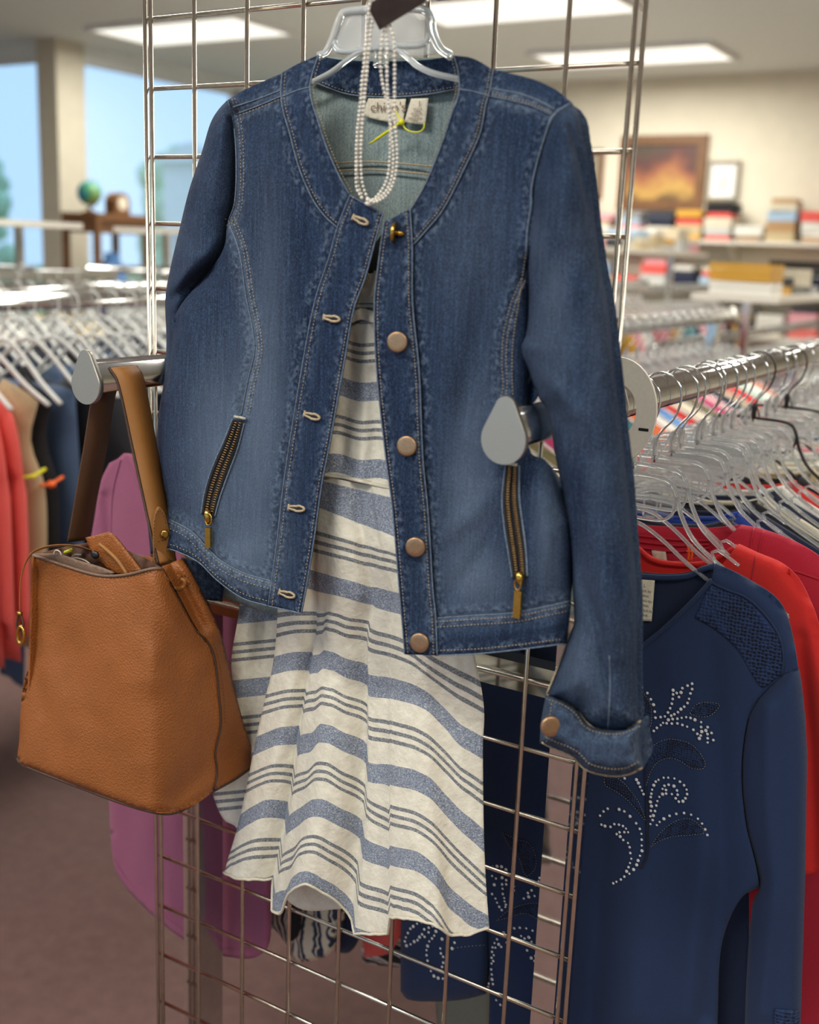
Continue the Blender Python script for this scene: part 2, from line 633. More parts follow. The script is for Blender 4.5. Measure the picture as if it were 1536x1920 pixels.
XL, YB, WX, WY = -9.2, 7.6, -5.54, 4.86
HEAD = 2.81
def box_obj(name, lo, hi, mat, parent=None, smooth=False):
    return Mesh().box(lo, hi).build(name, mat, parent, smooth)

struct(box_obj('floor', (XL - .2, -4.2, -.05), (5.2, YB + .2, 0), M['carpet']))
struct(Mesh().box((WX - .12, -4.2, CEIL_Z), (5.2, YB + .12, CEIL_Z + .05)).box((XL - .2, -4.2, CEIL_Z), (WX - .12, WY + .12, CEIL_Z + .05)).build('ceiling', M['ceiling'], None, False))
struct(box_obj('wall_back', (WX, YB, 0), (5.2, YB + .12, CEIL_Z), M['wall']))
struct(box_obj('wall_right', (5.0, -4.2, 0), (5.2, YB, CEIL_Z), M['wall']))
struct(Mesh().box((XL, -4.2, 0), (5.0, -4.0, .3)).box((XL, -4.2, 2.7), (5.0, -4.0, CEIL_Z)).box((XL, -4.2, .3), (-5.0, -4.0, 2.7)).box((3.0, -4.2, .3), (5.0, -4.0, 2.7)).build('wall_front', M['wall'], None, False))  # unseen front wall, cut open for the added daylight glazing
struct(box_obj('added_bounce_pavement', (-30, -30, -.15), (26, -4.2, -.1), plain('pale_concrete', (196, 192, 184), .9, grain=.04, gscale=6)))  # added unseen paving, kept pale to bounce daylight up to the ceiling
struct(box_obj('wall_left', (XL - .2, -4.2, 0), (XL, WY, CEIL_Z), M['wall']))
struct(box_obj('baseboard_back', (WX, YB - .015, 0), (5.0, YB, .1), M['white_plastic']))
# glazed corner: low walls, header, corner column, mullions, panes
struct(Mesh().box((WX - .12, WY, 0), (WX, YB, .55)).box((XL, WY, 0), (WX, WY + .12, .55)).build('wall_window', M['wall'], None, False))
struct(Mesh().box((WX - .12, WY, HEAD), (WX, YB, CEIL_Z)).box((XL, WY, HEAD), (WX, WY + .12, CEIL_Z)).build('trim_1', M['ceiling'], None, False))
struct(box_obj('column', (WX - .17, WY - .1, 0), (WX + .03, WY + .16, CEIL_Z), M['column']))
def window(n, a, b, axis):
    f = Mesh()
    w = .035
    if axis == 'y':
        x0, x1 = WX - .09, WX - .03
        for y in (a, b - w):
            f.box((x0, y, .55), (x1, y + w, HEAD))
        for z in (.55, HEAD - w):
            f.box((x0, a, z), (x1, b, z + w))
        g = Mesh().box((WX - .063, a + w, .55 + w), (WX - .057, b - w, HEAD - w))
    else:
        y0, y1 = WY + .03, WY + .09
        for x in (a, b - w):
            f.box((x, y0, .55), (x + w, y1, HEAD))
        for z in (.55, HEAD - w):
            f.box((a, y0, z), (b, y1, z + w))
        g = Mesh().box((a + w, WY + .057, .55 + w), (b - w, WY + .063, HEAD - w))
    fr = struct(f.build('window_%d' % n, M['mullion'], None, False))
    g.build('pane', M['pane'], fr, False)
window(1, WY + .16, WY + 1.9, 'y')
window(2, WY + 1.9, YB, 'y')
window(3, WX - 1.3, WX - .17, 'x')
window(4, WX - 2.5, WX - 1.3, 'x')
window(5, XL, WX - 2.5, 'x')
for k in range(1, 5):                                # added unseen glazing behind the viewer, lets frontal daylight in
    a, b = -7.0 + 2 * k, -5.0 + 2 * k
    f = Mesh()
    for x in (a, b - .05):
        f.box((x, -4.13, .3), (x + .05, -4.07, 2.7))
    for z in (.3, 2.65):
        f.box((a + .05, -4.13, z), (b - .05, -4.07, z + .05))
    fr = struct(f.build('window_%d' % (5 + k), M['mullion'], None, False))
    Mesh().box((a + .05, -4.103, .35), (b - .05, -4.097, 2.65)).build('pane', M['pane'], fr, False)

# outdoors behind the panes
struct(box_obj('ground_outside', (-60, WY + .2, -.4), (WX - .3, 60, -.3), M['grass']))
h0 = at_y(306, 330, 14.0); h1 = at_y(425, 330, 14.0); htop = at_y(340, 292, 14.0)[2]
hs = thing('garden_shed', 'small white shed outside the big window behind the wire grid', 'shed', ((h0[0] + h1[0]) / 2, 14.8, -.3))
Mesh().box((h0[0], 14.0, -.3), (h1[0], 15.6, htop - .12)).build('wall', M['white_wall'], hs, False)
Mesh().prism([(-.1, htop - .12), (h1[0] - h0[0] + .1, htop - .12), ((h1[0] - h0[0]) / 2, htop + .22)], (h0[0], 13.85, 0), (h0[0], 15.75, 0), (1, 0, 0), (0, 0, 1)).build('roof', M['white_wall'], hs, False)
Mesh().box((h0[0] + .25, 13.97, -.25), (h0[0] + .85, 14.0, 1.7)).build('door', M['roof'], hs, False)
for k, (tpx, tpy, w) in enumerate([(345, 258, 3.4), (430, 275, 5.0), (-75, 262, 5.0)]):
    c0 = at_y(tpx, tpy, 40.0)
    t = thing('tree', ['broad pale green tree behind the white shed outside', 'pale green tree outside hidden behind the denim sleeve', 'broad pale green tree outside at the far left window'][k], 'tree', (c0[0], c0[1], -.3))
    Mesh().tube([(c0[0], 40, -.3), (c0[0] + .05, 40, c0[2] * .4), (c0[0], 40, c0[2] * .8)], [.3, .25, .15]).build('trunk', M['roof'], t)
    c = Mesh()
    for q in range(60):
        u = random.uniform(-1, 1)
        c.ball((c0[0] + u * w * .5, 40 + random.uniform(-1, 1), random.uniform(.4, c0[2] - .7 - 1.2 * u * u)), random.uniform(.5, .9), 8, 5)
    c.build('crown', M['leaves'], t)

# light fixtures
for k, (fx, fy, fw, fd) in enumerate(FIXTURES):
    words = ['beyond the top left bars of the wire grid', 'above and behind the clear jacket hanger', 'in front of the cream back wall',
             'over the middle of the shop floor', 'over the racks at the glazed side', 'over the racks behind the wire grid',
             'right above the chrome clothing rack', 'beside the wall on the far right', 'above the shopper aisle',
             'above the aisle near the front', 'near the front wall', 'deep in the far right corner', 'in the front corner by the windows'][k]
    t = thing('ceiling_light', 'lit white fluorescent ceiling panel ' + words, 'ceiling light', (fx, fy, CEIL_Z - .03), 'fluorescent ceiling panels')
    f = Mesh()
    for lo, hi in (((-1, -1), (1, -.9)), ((-1, .9), (1, 1)), ((-1, -.9), (-.95, .9)), ((.95, -.9), (1, .9))):
        f.box((fx + lo[0] * fw * .52, fy + lo[1] * fd * .54, CEIL_Z - .03), (fx + hi[0] * fw * .52, fy + hi[1] * fd * .54, CEIL_Z))
    f.build('frame', M['mullion'], t, False)
    Mesh().box((fx - fw * .494, fy - fd * .486, CEIL_Z - .022), (fx + fw * .494, fy + fd * .486, CEIL_Z - .004)).build('diffuser', M['tube_light'], t, False)

# pictures on the back wall
def painting():
    mt, nt, bs = new_mat('sunset_painting')
    v = coords(nt)
    sp = nt.nodes.new('ShaderNodeSeparateXYZ'); nt.links.new(v, sp.inputs[0])
    nz = noise(nt, v, 3.2, 3)
    z = mth(nt, 'ADD', mth(nt, 'MULTIPLY', mth(nt, 'SUBTRACT', sp.outputs[2], 1.98), 1.7), mth(nt, 'MULTIPLY', mth(nt, 'SUBTRACT', nz, 0.5), 1.1))
    c = ramp(nt, z, [(0.0, lin((96, 72, 42))), (0.16, lin((186, 148, 78))), (0.36, lin((150, 92, 62))), (0.55, lin((88, 52, 48))), (0.85, lin((70, 68, 56)))])
    nt.links.new(c, bs.inputs['Base Color'])
    bs.inputs['Roughness'].default_value = 0.5
    return mt
def picture(px0, px1, py0, py1, fw, label, fm, im, mat_w=0.0):
    a = at_y(px0, py1, YB - .02); b = at_y(px1, py0, YB - .02)
    t = thing('framed_picture', label, 'picture', ((a[0] + b[0]) / 2, YB - .01, a[2]))
    x0, x1, z0, z1 = a[0], b[0], a[2], b[2]
    f = Mesh()
    f.box((x0, YB - .04, z0), (x1, YB - .002, z0 + fw)).box((x0, YB - .04, z1 - fw), (x1, YB - .002, z1))
    f.box((x0, YB - .04, z0 + fw), (x0 + fw, YB - .002, z1 - fw)).box((x1 - fw, YB - .04, z0 + fw), (x1, YB - .002, z1 - fw))
    f.build('frame', fm, t, False)
    if mat_w:
        box_obj('mat_board', (x0 + fw, YB - .02, z0 + fw), (x1 - fw, YB - .012, z1 - fw), M['white_wall'], t)
        box_obj('canvas', (x0 + fw + mat_w, YB - .024, z0 + fw + mat_w), (x1 - fw - mat_w, YB - .02, z1 - fw - mat_w), im, t)
    else:
        box_obj('canvas', (x0 + fw, YB - .024, z0 + fw), (x1 - fw, YB - .016, z1 - fw), im, t)
M['walnut'] = plain('brown_wood_frame', (112, 76, 44), 0.5, grain=0.15, gscale=14, stretch=(1, 1, 6))
M['grey_frame'] = plain('thin_grey_frame', (150, 142, 124), 0.5, grain=0.05, gscale=20)
M['pale_print'] = plain('pale_print', (214, 212, 206), 0.7, grain=0.06, gscale=8)
picture(1157, 1330, 252, 392, .07, 'large sunset painting in a brown wooden frame on the cream back wall', M['walnut'], painting())
picture(1322, 1390, 300, 376, .025, 'small pale framed print right of the sunset painting', M['grey_frame'], M['pale_print'], .05)
picture(1098, 1134, 280, 372, .03, 'narrow tan framed picture just left of the sunset painting', M['walnut'], M['grey_frame'])

# ------------------------------------------------------------------ wire grid panel
PITCH, ROW0 = 0.0762, 1.80
grid = thing('wire_grid_panel', 'tall chrome wire grid panel holding the denim jacket, fixed to the rack end', 'display grid', (.305, 0, .03))
WR = .0026
ztop, zbot = ROW0 + 3 * PITCH, ROW0 - 23 * PITCH
def straight(a, b, r, n=8):
    return Mesh().tube([a, b], r, n)
for x in [.0010, .0098] + [PITCH * k for k in range(1, 8)] + [.5976, .6066]:
    straight((x, -WR, zbot), (x, -WR, ztop), WR).build('vertical_wire', M['wire'], grid)
for r in range(-3, 24):
    z = ROW0 - r * PITCH
    straight((.0010, WR, z), (.6066, WR, z), WR).build('horizontal_wire', M['wire'], grid)
for x in (.05, .56):
    Mesh().box((x - .02, -.16, .0), (x + .02, .025, .008)).box((x - .02, .005, .008), (x + .02, .02, .06)).build('foot', M['chrome'], grid, False)

# ------------------------------------------------------------------ double rail rack
rack = thing('clothing_rack', 'chrome double rail clothing rack with teardrop end caps behind the wire grid', 'clothing rack', (.3, 1.2, 0))
RXL, RXR, RZ = .030, .556, 1.399
def tear(h, w, n=28, top=.42):
    """pear outline: a round foot and a smaller round head joined by tangents"""
    R = w / 2; r = R * top
    zc, zt = -h / 2 + R, h / 2 - r
    b_ = math.asin((R - r) / (zt - zc))
    P = []
    for j in range(n // 2 + 1):                     # foot, from the right tangent under to the left tangent
        a = b_ - (math.pi + 2 * b_) * j / (n // 2)
        P.append((R * math.cos(a), zc + R * math.sin(a)))
    for j in range(n // 4 + 1):
        a = math.pi - b_ - (math.pi - 2 * b_) * j / (n // 4)
        P.append((r * math.cos(a), zt + r * math.sin(a)))
    return P[::-1]
for rx in (RXL, RXR):
    Mesh().prism(tear(.038, .026, 28, .62), (rx, -.127, RZ), (rx, 2.4, RZ), (1, 0, 0), (0, 0, 1)).build('rail', M['chrome'], rack)
    cp = Mesh().prism(tear(.0610, .0440, 40), (rx, -.134, RZ), (rx, -.127, RZ), (1, 0, 0), (0, 0, 1)).build('end_cap', M['satin'], rack)
    for p in cp.data.polygons:
        p.use_smooth = len(p.vertices) == 4
    Mesh().prism(tear(.0610, .0440, 40), (rx, 2.4, RZ), (rx, 2.406, RZ), (1, 0, 0), (0, 0, 1)).build('end_cap', M['satin'], rack)
for ux in (.0195, .552):
    for uy in (.03, 2.2):
        Mesh().box((ux, uy, .02), (ux + .028, uy + .05, RZ - .015)).build('upright', M['chrome'], rack, False)
for uy in (.042, 2.21):
    b = Mesh()
    b.box((.0475, uy, 1.083), (.552, uy + .026, 1.098))
    b.box((.0475, uy + .006, 1.098), (.552, uy + .02, 1.104))
    b.box((.0475, uy, 1.104), (.552, uy + .026, 1.116))
    b.build('cross_bar', M['chrome'], rack, False)
Mesh().box((-.02, .02, .02), (.62, .09, .05)).build('base_bar', M['chrome'], rack, False)
Mesh().box((-.02, 2.19, .02), (.62, 2.26, .05)).build('base_bar', M['chrome'], rack, False)
for fx in (.0, .6):
    for fy in (.05, 2.22):
        Mesh().tube([(fx, fy, 0), (fx, fy, .02)], .02, 12).build('foot', M['blackpl'], rack)
# size divider ring on the right rail
dv = thing('size_divider', 'round white size divider on the right rail behind the denim sleeve', 'divider', (RXR, .135, RZ - .01))
dm = Mesh()
n = 36
ring = []
for rr, yy in ((.046, .135), (.046, .139), (.0235, .139), (.0235, .135)):
    ring.append([(RXR + rr * math.cos(2 * math.pi * j / n), yy, RZ - .008 + rr * 1.25 * math.sin(2 * math.pi * j / n)) for j in range(n)])
for i in range(4):
    b0 = len(dm.v)
    dm.v += ring[i] + ring[(i + 1) % 4]
    dm.f += [(b0 + j, b0 + (j + 1) % n, b0 + n + (j + 1) % n, b0 + n + j) for j in range(n)]
dm.build('disc', M['white_plastic'], dv)
box_obj('size_mark', (RXR + .028, .1344, RZ - .027), (RXR + .039, .135, RZ - .024), M['blackpl'], dv)

# ------------------------------------------------------------------ denim jacket
jk = thing('denim_jacket', 'open blue denim jacket with copper buttons hung on the front of the wire grid', 'jacket', (.33, -.09, 1.35))

neckL = [(597, 103), (586, 137), (581, 164), (586, 195), (595, 222), (606, 258), (618, 290), (636, 330), (656, 366)]
neckR = [(851, 104), (859, 133), (861, 168), (857, 188), (849, 207), (830, 265), (798, 344), (771, 392)]
faceL = [(529, 137), (527, 160), (527, 182), (532, 212), (541, 242), (561, 315), (585, 371), (608, 404), (633, 427)]
faceR = [(925, 131), (922, 150), (919, 168), (911, 195), (900, 250), (872, 313), (830, 394), (794, 438), (774, 460)]
plLo = [(656, 366), (632, 428), (618, 479), (589, 570), (558, 738), (532, 905), (520, 1010), (510, 1085), (503, 1136)]
plLi = [(718, 401), (704, 450), (685, 520), (664, 578), (647, 671), (632, 755), (618, 834), (604, 905), (589, 1011), (577, 1085), (565, 1150)]
plRi = [(720, 417), (709, 498), (702, 570), (706, 695), (723, 857), (735, 948), (747, 1087), (759, 1226)]
plRo = [(769, 392), (773, 460), (774, 570), (786, 695), (793, 857), (803, 963), (812, 1107), (817, 1155), (820, 1229)]
hemLt = [(508, 1089), (457, 1074), (413, 1050), (389, 1027), (359, 996), (320, 975), (311, 971)]
hemLb = [(503, 1136), (454, 1121), (406, 1087), (372, 1054), (330, 1033), (314, 1029)]
hemRt = [(817, 1159), (891, 1154), (963, 1149), (1025, 1137), (1069, 1127)]
hemRb = [(819, 1229), (891, 1226), (963, 1219), (1059, 1207)]
armL = [(427, 188), (437, 222), (443, 300), (440, 380), (428, 416)]
armR = [(1072, 193), (1052, 203), (1034, 219), (1024, 247), (1008, 300), (997, 351), (996, 385), (989, 430), (986, 476)]
yokeL = [(528, 180), (490, 196), (440, 215)]
yokeL2 = [(526, 169), (488, 184), (437, 201)]
yokeR = [(921, 180), (958, 188), (997, 198), (1036, 216)]
yokeR2 = [(922, 166), (971, 175), (1006, 187), (1040, 205)]
princL = [(428, 416), (448, 470), (462, 560), (474, 620), (477, 660), (465, 712), (452, 778)]
princR = [(978, 522), (958, 570), (944, 628), (941, 676), (943, 723), (939, 745)]
sideR = [(986, 476), (972, 570), (962, 640), (960, 700), (962, 745)]
zipL = [(447, 790), (432, 835), (414, 880), (399, 925), (390, 966)]
zipR = [(961, 872), (958, 935), (963, 985), (970, 1035), (975, 1082)]

SEAMS = [faceL, faceR, neckL, neckR, plLo, plLi, plRi, plRo, hemLt, hemLb, hemRt, hemRb, yokeL, yokeR, armL, armR, princL, princR]
seam_poly = [densify(s, 14) for s in SEAMS]
def seam_w(px, py):
    k = np.zeros(px.shape)
    for s in seam_poly:
        d, _ = poly_dist(px, py, s)
        k = np.maximum(k, np.exp(-((d - 10) / 9.0) ** 2))
    return k
def blob(px, py, cx, cy, rx, ry, rot=0.0):
    c, s = math.cos(rot), math.sin(rot)
    u = ((px - cx) * c + (py - cy) * s) / rx; v = (-(px - cx) * s + (py - cy) * c) / ry
    return np.exp(-(u * u + v * v))
def jacket_fade(px, py):
    f = 0.75 * blob(px, py, 415, 860, 70, 190) + 0.5 * blob(px, py, 470, 1040, 60, 60) + 0.45 * blob(px, py, 500, 800, 40, 260)
    f += 0.6 * blob(px, py, 880, 900, 55, 180, .1) + 0.5 * blob(px, py, 900, 1090, 70, 60) + 0.5 * blob(px, py, 1030, 1000, 30, 130)
    f += 0.22 * blob(px, py, 880, 450, 90, 200) + 0.2 * blob(px, py, 500, 480, 40, 260)
    for s, k in ((princL, .35), (armL, .3), (yokeL, .3), (yokeR, .3), (hemLt, .3), (hemRt, .3)):
        d, _ = poly_dist(px, py, densify(s, 14))
        f += k * np.exp(-(d / 16.0) ** 2)
    return np.clip(f, 0, 1)
JAT = {'seam': seam_w, 'fade': jacket_fade}
ZERO = lambda px, py: np.zeros(px.shape)
LIGHT = {'seam': ZERO, 'fade': lambda px, py: .12 + .1 * vnoise(px / 60, py / 90, 3)}

sideL_line = [(440, 215), (436, 300), (425, 416), (395, 505), (330, 585), (323, 640), (316, 700), (303, 760), (299, 800), (303, 880), (312, 940), (318, 975), (296, 1030)]
sideR_line = [(1000, 500), (998, 560), (1000, 700), (994, 760), (1040, 870), (1075, 980), (1078, 1130), (1066, 1207)]
def jbase(px, py):
    t = (py - 150) / 1000.0
    Y = -.098 - .014 * np.clip(t, 0, 1)
    Y = Y - .010 * np.exp(-((px - 640) / 120.0) ** 2) - .008 * np.exp(-((px - 800) / 120.0) ** 2)
    top = np.clip((210 - py) / 110.0, 0, 1.3)
    return Y + .03 * top ** 1.5
J = Relief(jbase, noise=[(46, 150, .0020, 1), (120, 260, .004, 2), (26, 60, .0008, 5)],
           strokes=[([(520, 600, .2), (505, 760, 1), (495, 930, 1), (480, 1040, .4)], 26, .006),
                    ([(470, 700, .5), (455, 850, 1), (440, 1010, .7)], 20, -.004),
                    ([(560, 300, .3), (540, 470, 1), (520, 640, .4)], 24, .004),
                    ([(500, 330, .3), (490, 480, 1), (486, 600, .3)], 16, -.003),
                    ([(905, 470, .3), (900, 620, 1), (870, 760, .8), (850, 860, .3)], 24, -.007),
                    ([(830, 500, .3), (840, 700, 1), (838, 850, .4)], 26, .004),
                    ([(820, 1020, .3), (880, 970, 1), (935, 900, .6)], 20, .005),
                    ([(830, 1130, .5), (890, 1060, 1), (950, 970, .4)], 18, -.004),
                    ([(1010, 900, .5), (1020, 1000, 1), (1018, 1110, .6)], 20, .008),
                    ([(640, 440, .5), (620, 560, 1), (590, 760, 1), (560, 960, .7)], 18, .003),
                    ([(745, 500, .5), (742, 640, 1), (752, 800, 1), (775, 1020, .7)], 18, .003),
                    ([(330, 985, 1), (400, 1060, 1), (460, 1098, 1), (505, 1110, 1)], 18, .003),
                    ([(820, 1194, 1), (960, 1185, 1), (1060, 1168, 1)], 18, .003),
                    (plLo, 4, -.0015), (plRo, 4, -.0015), (faceL, 4, -.0015), (faceR, 4, -.0015), (princL, 4, -.0018), (princR, 4, -.0018),
                    (hemLt, 4, -.0015), (hemRt, 4, -.0015), (yokeL, 4, -.0015), (yokeR, 4, -.0015)],
           rolls=[(sideL_line, 46, .034), (sideR_line, 46, .036)])
def lift(d):
    return lambda px, py: J(px, py) - d

back_out = [(600, 108, 1), (850, 108, 1), (925, 134), (1040, 172), (1060, 200, 1), (1010, 330), (985, 480), (980, 760), (985, 860), (1035, 950), (1058, 1200, 1),
            (900, 1214), (700, 1200), (503, 1150), (412, 1118, 1), (356, 1056), (312, 970), (306, 880), (306, 780), (330, 620), (420, 460), (446, 300), (440, 200, 1), (530, 142)]
sheet('back_panel', back_out, Relief(lambda px, py: -.034 - .034 * np.clip((235 - py) / 80.0, 0, 1) * np.clip((np.abs(px - 725) - 135) / 40.0, 0, 1), noise=[(60, 120, .003, 4)], rolls=[(densify(back_out, 20, True), 30, .006)]), M['denim_in'], jk, 9, .0018, LIGHT)
BK = lambda px, py: np.full(np.shape(px), -.0345) - .004
cord('back_seam', [(628, 306), (700, 303), (812, 312)], BK, .002, .0009, M['thread'], jk)
cord('back_seam', [(632, 320), (700, 318), (806, 327)], BK, .002, .0009, M['thread'], jk)
sheet('back_hem', [(340, 1046, 1), (372, 1056), (414, 1088), (416, 1128, 1), (372, 1120), (350, 1090, 1)], Relief(-.040), M['denim'], jk, 6, .0018, {'seam': lambda px, py: .4 + 0 * px, 'fade': ZERO})
# back neck band, dark side out
nb = [(594, 104, 1), (640, 112), (720, 115), (800, 112), (853, 104, 1), (862, 166, 1), (800, 177), (725, 182), (650, 176), (584, 152, 1)]
NB = Relief(-.041, noise=[(20, 40, .0015, 9)])
sheet('neck_band', nb, NB, M['denim'], jk, 5, .0018, {'seam': lambda px, py: np.exp(-((py - 160) / 22.0) ** 2), 'fade': ZERO})
stitches('stitching', [[(586, 147), (650, 171), (725, 177), (800, 172), (860, 161)]], NB, M['thread'], jk)
cord('band_edge', [(584, 152), (650, 176), (725, 182), (800, 177), (862, 166)], NB, .0003, .0008, M['seam_edge'], jk)

# front panels
frontL = ([(p[0], p[1]) for p in faceL] + [(625, 470), (592, 590), (562, 740), (538, 905), (526, 1010), (516, 1088)]
          + [(p[0], p[1] + 5) for p in hemLt[:-1]] + [(316, 978, 1), (312, 940), (303, 880), (299, 800), (303, 760), (316, 700), (323, 640), (331, 585), (395, 505), (420, 464), (427, 416), (440, 380), (443, 300), (437, 222), (440, 213, 1), (490, 194)])
sheet('front_panel', frontL, J, M['denim'], jk, 5.5, .0016, JAT)
frontR = ([(p[0], p[1]) for p in faceR] + [(767, 470), (768, 570), (780, 695), (787, 857), (797, 963), (806, 1107), (812, 1162, 1)]
          + [(p[0], p[1] + 5) for p in hemRt[1:-1]] + [(1069, 1133, 1), (1076, 1040), (1074, 960), (1050, 900), (1020, 862), (995, 850), (987, 805), (992, 766), (1008, 742), (1000, 700), (992, 655), (1002, 600), (1004, 520), (1003, 440), (1002, 390), (997, 351), (1008, 300), (1024, 247), (1036, 216, 1), (997, 198), (958, 188)])
sheet('front_panel', frontR, J, M['denim'], jk, 5.5, .0016, JAT)
# shoulder yokes
yL = [(529, 137, 1), (490, 154), (450, 173), (427, 188, 1), (440, 216, 1), (490, 197), (528, 181, 1)]
YK = Relief(lambda px, py: J(px, py) - .0012)
sheet('shoulder_yoke', yL, YK, M['denim'], jk, 5, .0016, JAT)
yR = [(925, 130, 1), (1000, 149), (1040, 167), (1072, 192, 1), (1052, 203), (1036, 217, 1), (997, 199), (958, 189), (920, 181, 1)]
sheet('shoulder_yoke', yR, YK, M['denim'], jk, 5, .0016, JAT)
# curved neck facings
fL = [(597, 103, 1), (586, 137), (581, 164), (586, 195), (595, 222), (606, 258), (618, 290), (636, 330), (656, 366, 1), (633, 428, 1)] + faceL[-2:0:-1] + [(529, 136, 1), (560, 119)]
sheet('neck_facing', fL, lift(.0022), M['denim'], jk, 5, .0018, JAT)
fR = [(851, 104, 1), (859, 133), (861, 168), (857, 188), (849, 207), (830, 265), (798, 344), (769, 395, 1), (774, 461, 1)] + faceR[-2:0:-1] + [(925, 131, 1), (885, 109)]
sheet('neck_facing', fR, lift(.0022), M['denim'], jk, 5, .0018, JAT)
# plackets
pL = [(656, 365, 1)] + [(718, 400, 1)] + plLi[1:-1] + [(565, 1150, 1), (503, 1136, 1)] + plLo[-2:0:-1]
sheet('placket', pL, lift(.0042), M['denim'], jk, 5, .002, JAT)
pR = [(720, 417, 1), (745, 404), (769, 391, 1)] + plRo[1:-1] + [(820, 1229, 1), (759, 1227, 1)] + plRi[-2:0:-1]
sheet('placket', pR, lift(.0042), M['denim'], jk, 5, .002, JAT)
# waist bands
hL = [(510, 1088, 1)] + hemLt[1:] + [(309, 970, 1), (312, 1028, 1)] + hemLb[::-1][1:-1] + [(506, 1138, 1)]
sheet('waist_band', hL, lift(.0022), M['denim'], jk, 5, .002, JAT)
hR = [(815, 1159, 1)] + hemRt[1:-1] + [(1070, 1127, 1), (1062, 1207, 1)] + hemRb[::-1][1:-1] + [(816, 1230, 1)]
sheet('waist_band', hR, lift(.0022), M['denim'], jk, 5, .002, JAT)

# worn seam edges and thread
for nm, s, d in (('neck_edge', neckL, .003), ('neck_edge', neckR, .003), ('facing_edge', faceL, .0026), ('facing_edge', faceR, .0026),
                 ('placket_edge', plLo, .0046), ('placket_edge', plRo, .0046), ('placket_edge', plLi, .005), ('placket_edge', plRi, .005),
                 ('placket_edge', [(656, 366), (718, 401)], .005), ('placket_edge', [(503, 1136), (565, 1150)], .005),
                 ('hem_edge', hemLt, .0026), ('hem_edge', hemRt, .0026), ('hem_edge', hemLb, .003), ('hem_edge', hemRb, .003),
                 ('yoke_edge', yokeL, .0022), ('yoke_edge', yokeR, .0022), ('yoke_edge', yokeL2, .0022), ('yoke_edge', yokeR2, .0022),
                 ('shoulder_seam', [(527, 182), (556, 170), (582, 163)], .003), ('shoulder_seam', [(860, 167), (890, 172), (920, 181)], .003),
                 ('armhole_edge', armL, .0016), ('armhole_edge', armR, .0016), ('princess_edge', princL, .0012)):
    cord(nm, s, J, d, .00065, M['seam_edge'], jk)
TH = M['thread']
stitches('stitching', [neckL, ], J, TH, jk, off=.0042, shift=-6)
stitches('stitching', [neckR], J, TH, jk, off=.0042, shift=6)
stitches('stitching', [faceL], J, TH, jk, off=.0032, shift=-6)
stitches('stitching', [faceR], J, TH, jk, off=.0032, shift=6)
stitches('stitching', [plLo], J, TH, jk, off=.0054, shift=-7)
stitches('stitching', [plLi], J, TH, jk, off=.0054, shift=6)
stitches('stitching', [plRi], J, TH, jk, off=.0054, shift=-6)
stitches('stitching', [plRo], J, TH, jk, off=.0054, shift=7)
stitches('stitching', [princL, armL], J, TH, jk, off=.0014, shift=-8)
stitches('stitching', [princL, armL], J, TH, jk, off=.0014, shift=-14)
stitches('stitching', [princR, sideR], J, TH, jk, off=.0014, shift=0)
stitches('stitching', [princR], J, TH, jk, off=.0014, shift=-8)
stitches('stitching', [hemLt, [(x, y - 14) for x, y in hemLb]], J, TH, jk, off=.0034, shift=-5)
stitches('stitching', [hemLt], J, TH, jk, off=.0034, shift=-15)
stitches('stitching', [hemRt], J, TH, jk, off=.0034, shift=7)
stitches('stitching', [hemRt], J, TH, jk, off=.0034, shift=17)
stitches('stitching', [hemRb], J, TH, jk, off=.0034, shift=-9)
stitches('stitching', [yokeL, yokeR], J, TH, jk, off=.0026, shift=-4)
stitches('stitching', [[(422, 410), (446, 426)], [(424, 424), (444, 408)]], J, TH, jk, off=.003)
# curved bust darts on the facings' lower half are plain; buttons and buttonholes
def jn(px, py):
    e = 6.0
    p = at_y(np.array([px, px + e, px]), np.array([py, py, py + e]), J(np.array([px, px + e, px]), np.array([py, py, py + e])))
    nn = np.cross(p[2] - p[0], p[1] - p[0]); nn /= np.linalg.norm(nn)
    return nn if nn[1] < 0 else -nn
for bx, by in ((746, 641), (764, 836), (780, 1025), (788, 1204)):
    c = at_y(bx, by, float(J(bx, by)) - .0066)
    nn = jn(bx, by) * .4 + np.array([0.25, -.6, 0.03])
    b = Mesh().tube([c + np.array([0, .004, 0]), c + nn / np.linalg.norm(nn) * .002], .003, 8).disc(c, nn, .0098, .0032, 28, .0004)
    b.build('button', M['button'], jk)
c = at_y(742, 436, float(J(742, 436)) - .0075)
Mesh().disc(c, (-.93, -.36, .10), .0095, .003, 28, .0006).tube([c, c + np.array([.007, .004, -.001])], .0026, 8).build('button', M['brass'], jk)
for hx, hy, a in ((676, 413, .42), (622, 597, .16), (585, 780, .28), (556, 953, .12), (538, 1114, .28)):
    ca, sa = math.cos(a), math.sin(a)
    loop = []
    for j in range(24):
        t = 2 * math.pi * j / 24
        u = 15 * math.cos(t); v = (5.2 if u > 0 else 3.6) * math.sin(t)
        loop.append((hx + u * ca - v * sa, hy + u * sa + v * ca))
    L3 = path3(loop, J, .0066, dense=True)
    Mesh().tube(L3, .0013, 6, closed=True).build('buttonhole', M['thread'], jk)
    sl = path3([(hx - 11 * ca, hy - 11 * sa), (hx + 11 * ca, hy + 11 * sa)], J, .0062, 6)
    Mesh().tube(sl, .0012, 6).build('buttonhole_slit', M['tape'], jk)
    e = [(hx - 15 * ca + 6 * sa, hy - 15 * sa - 6 * ca), (hx - 15 * ca - 6 * sa, hy - 15 * sa + 6 * ca)]
    Mesh().tube(path3(e, J, .0068, 4), .0011, 6).build('bar_tack', M['thread'], jk)

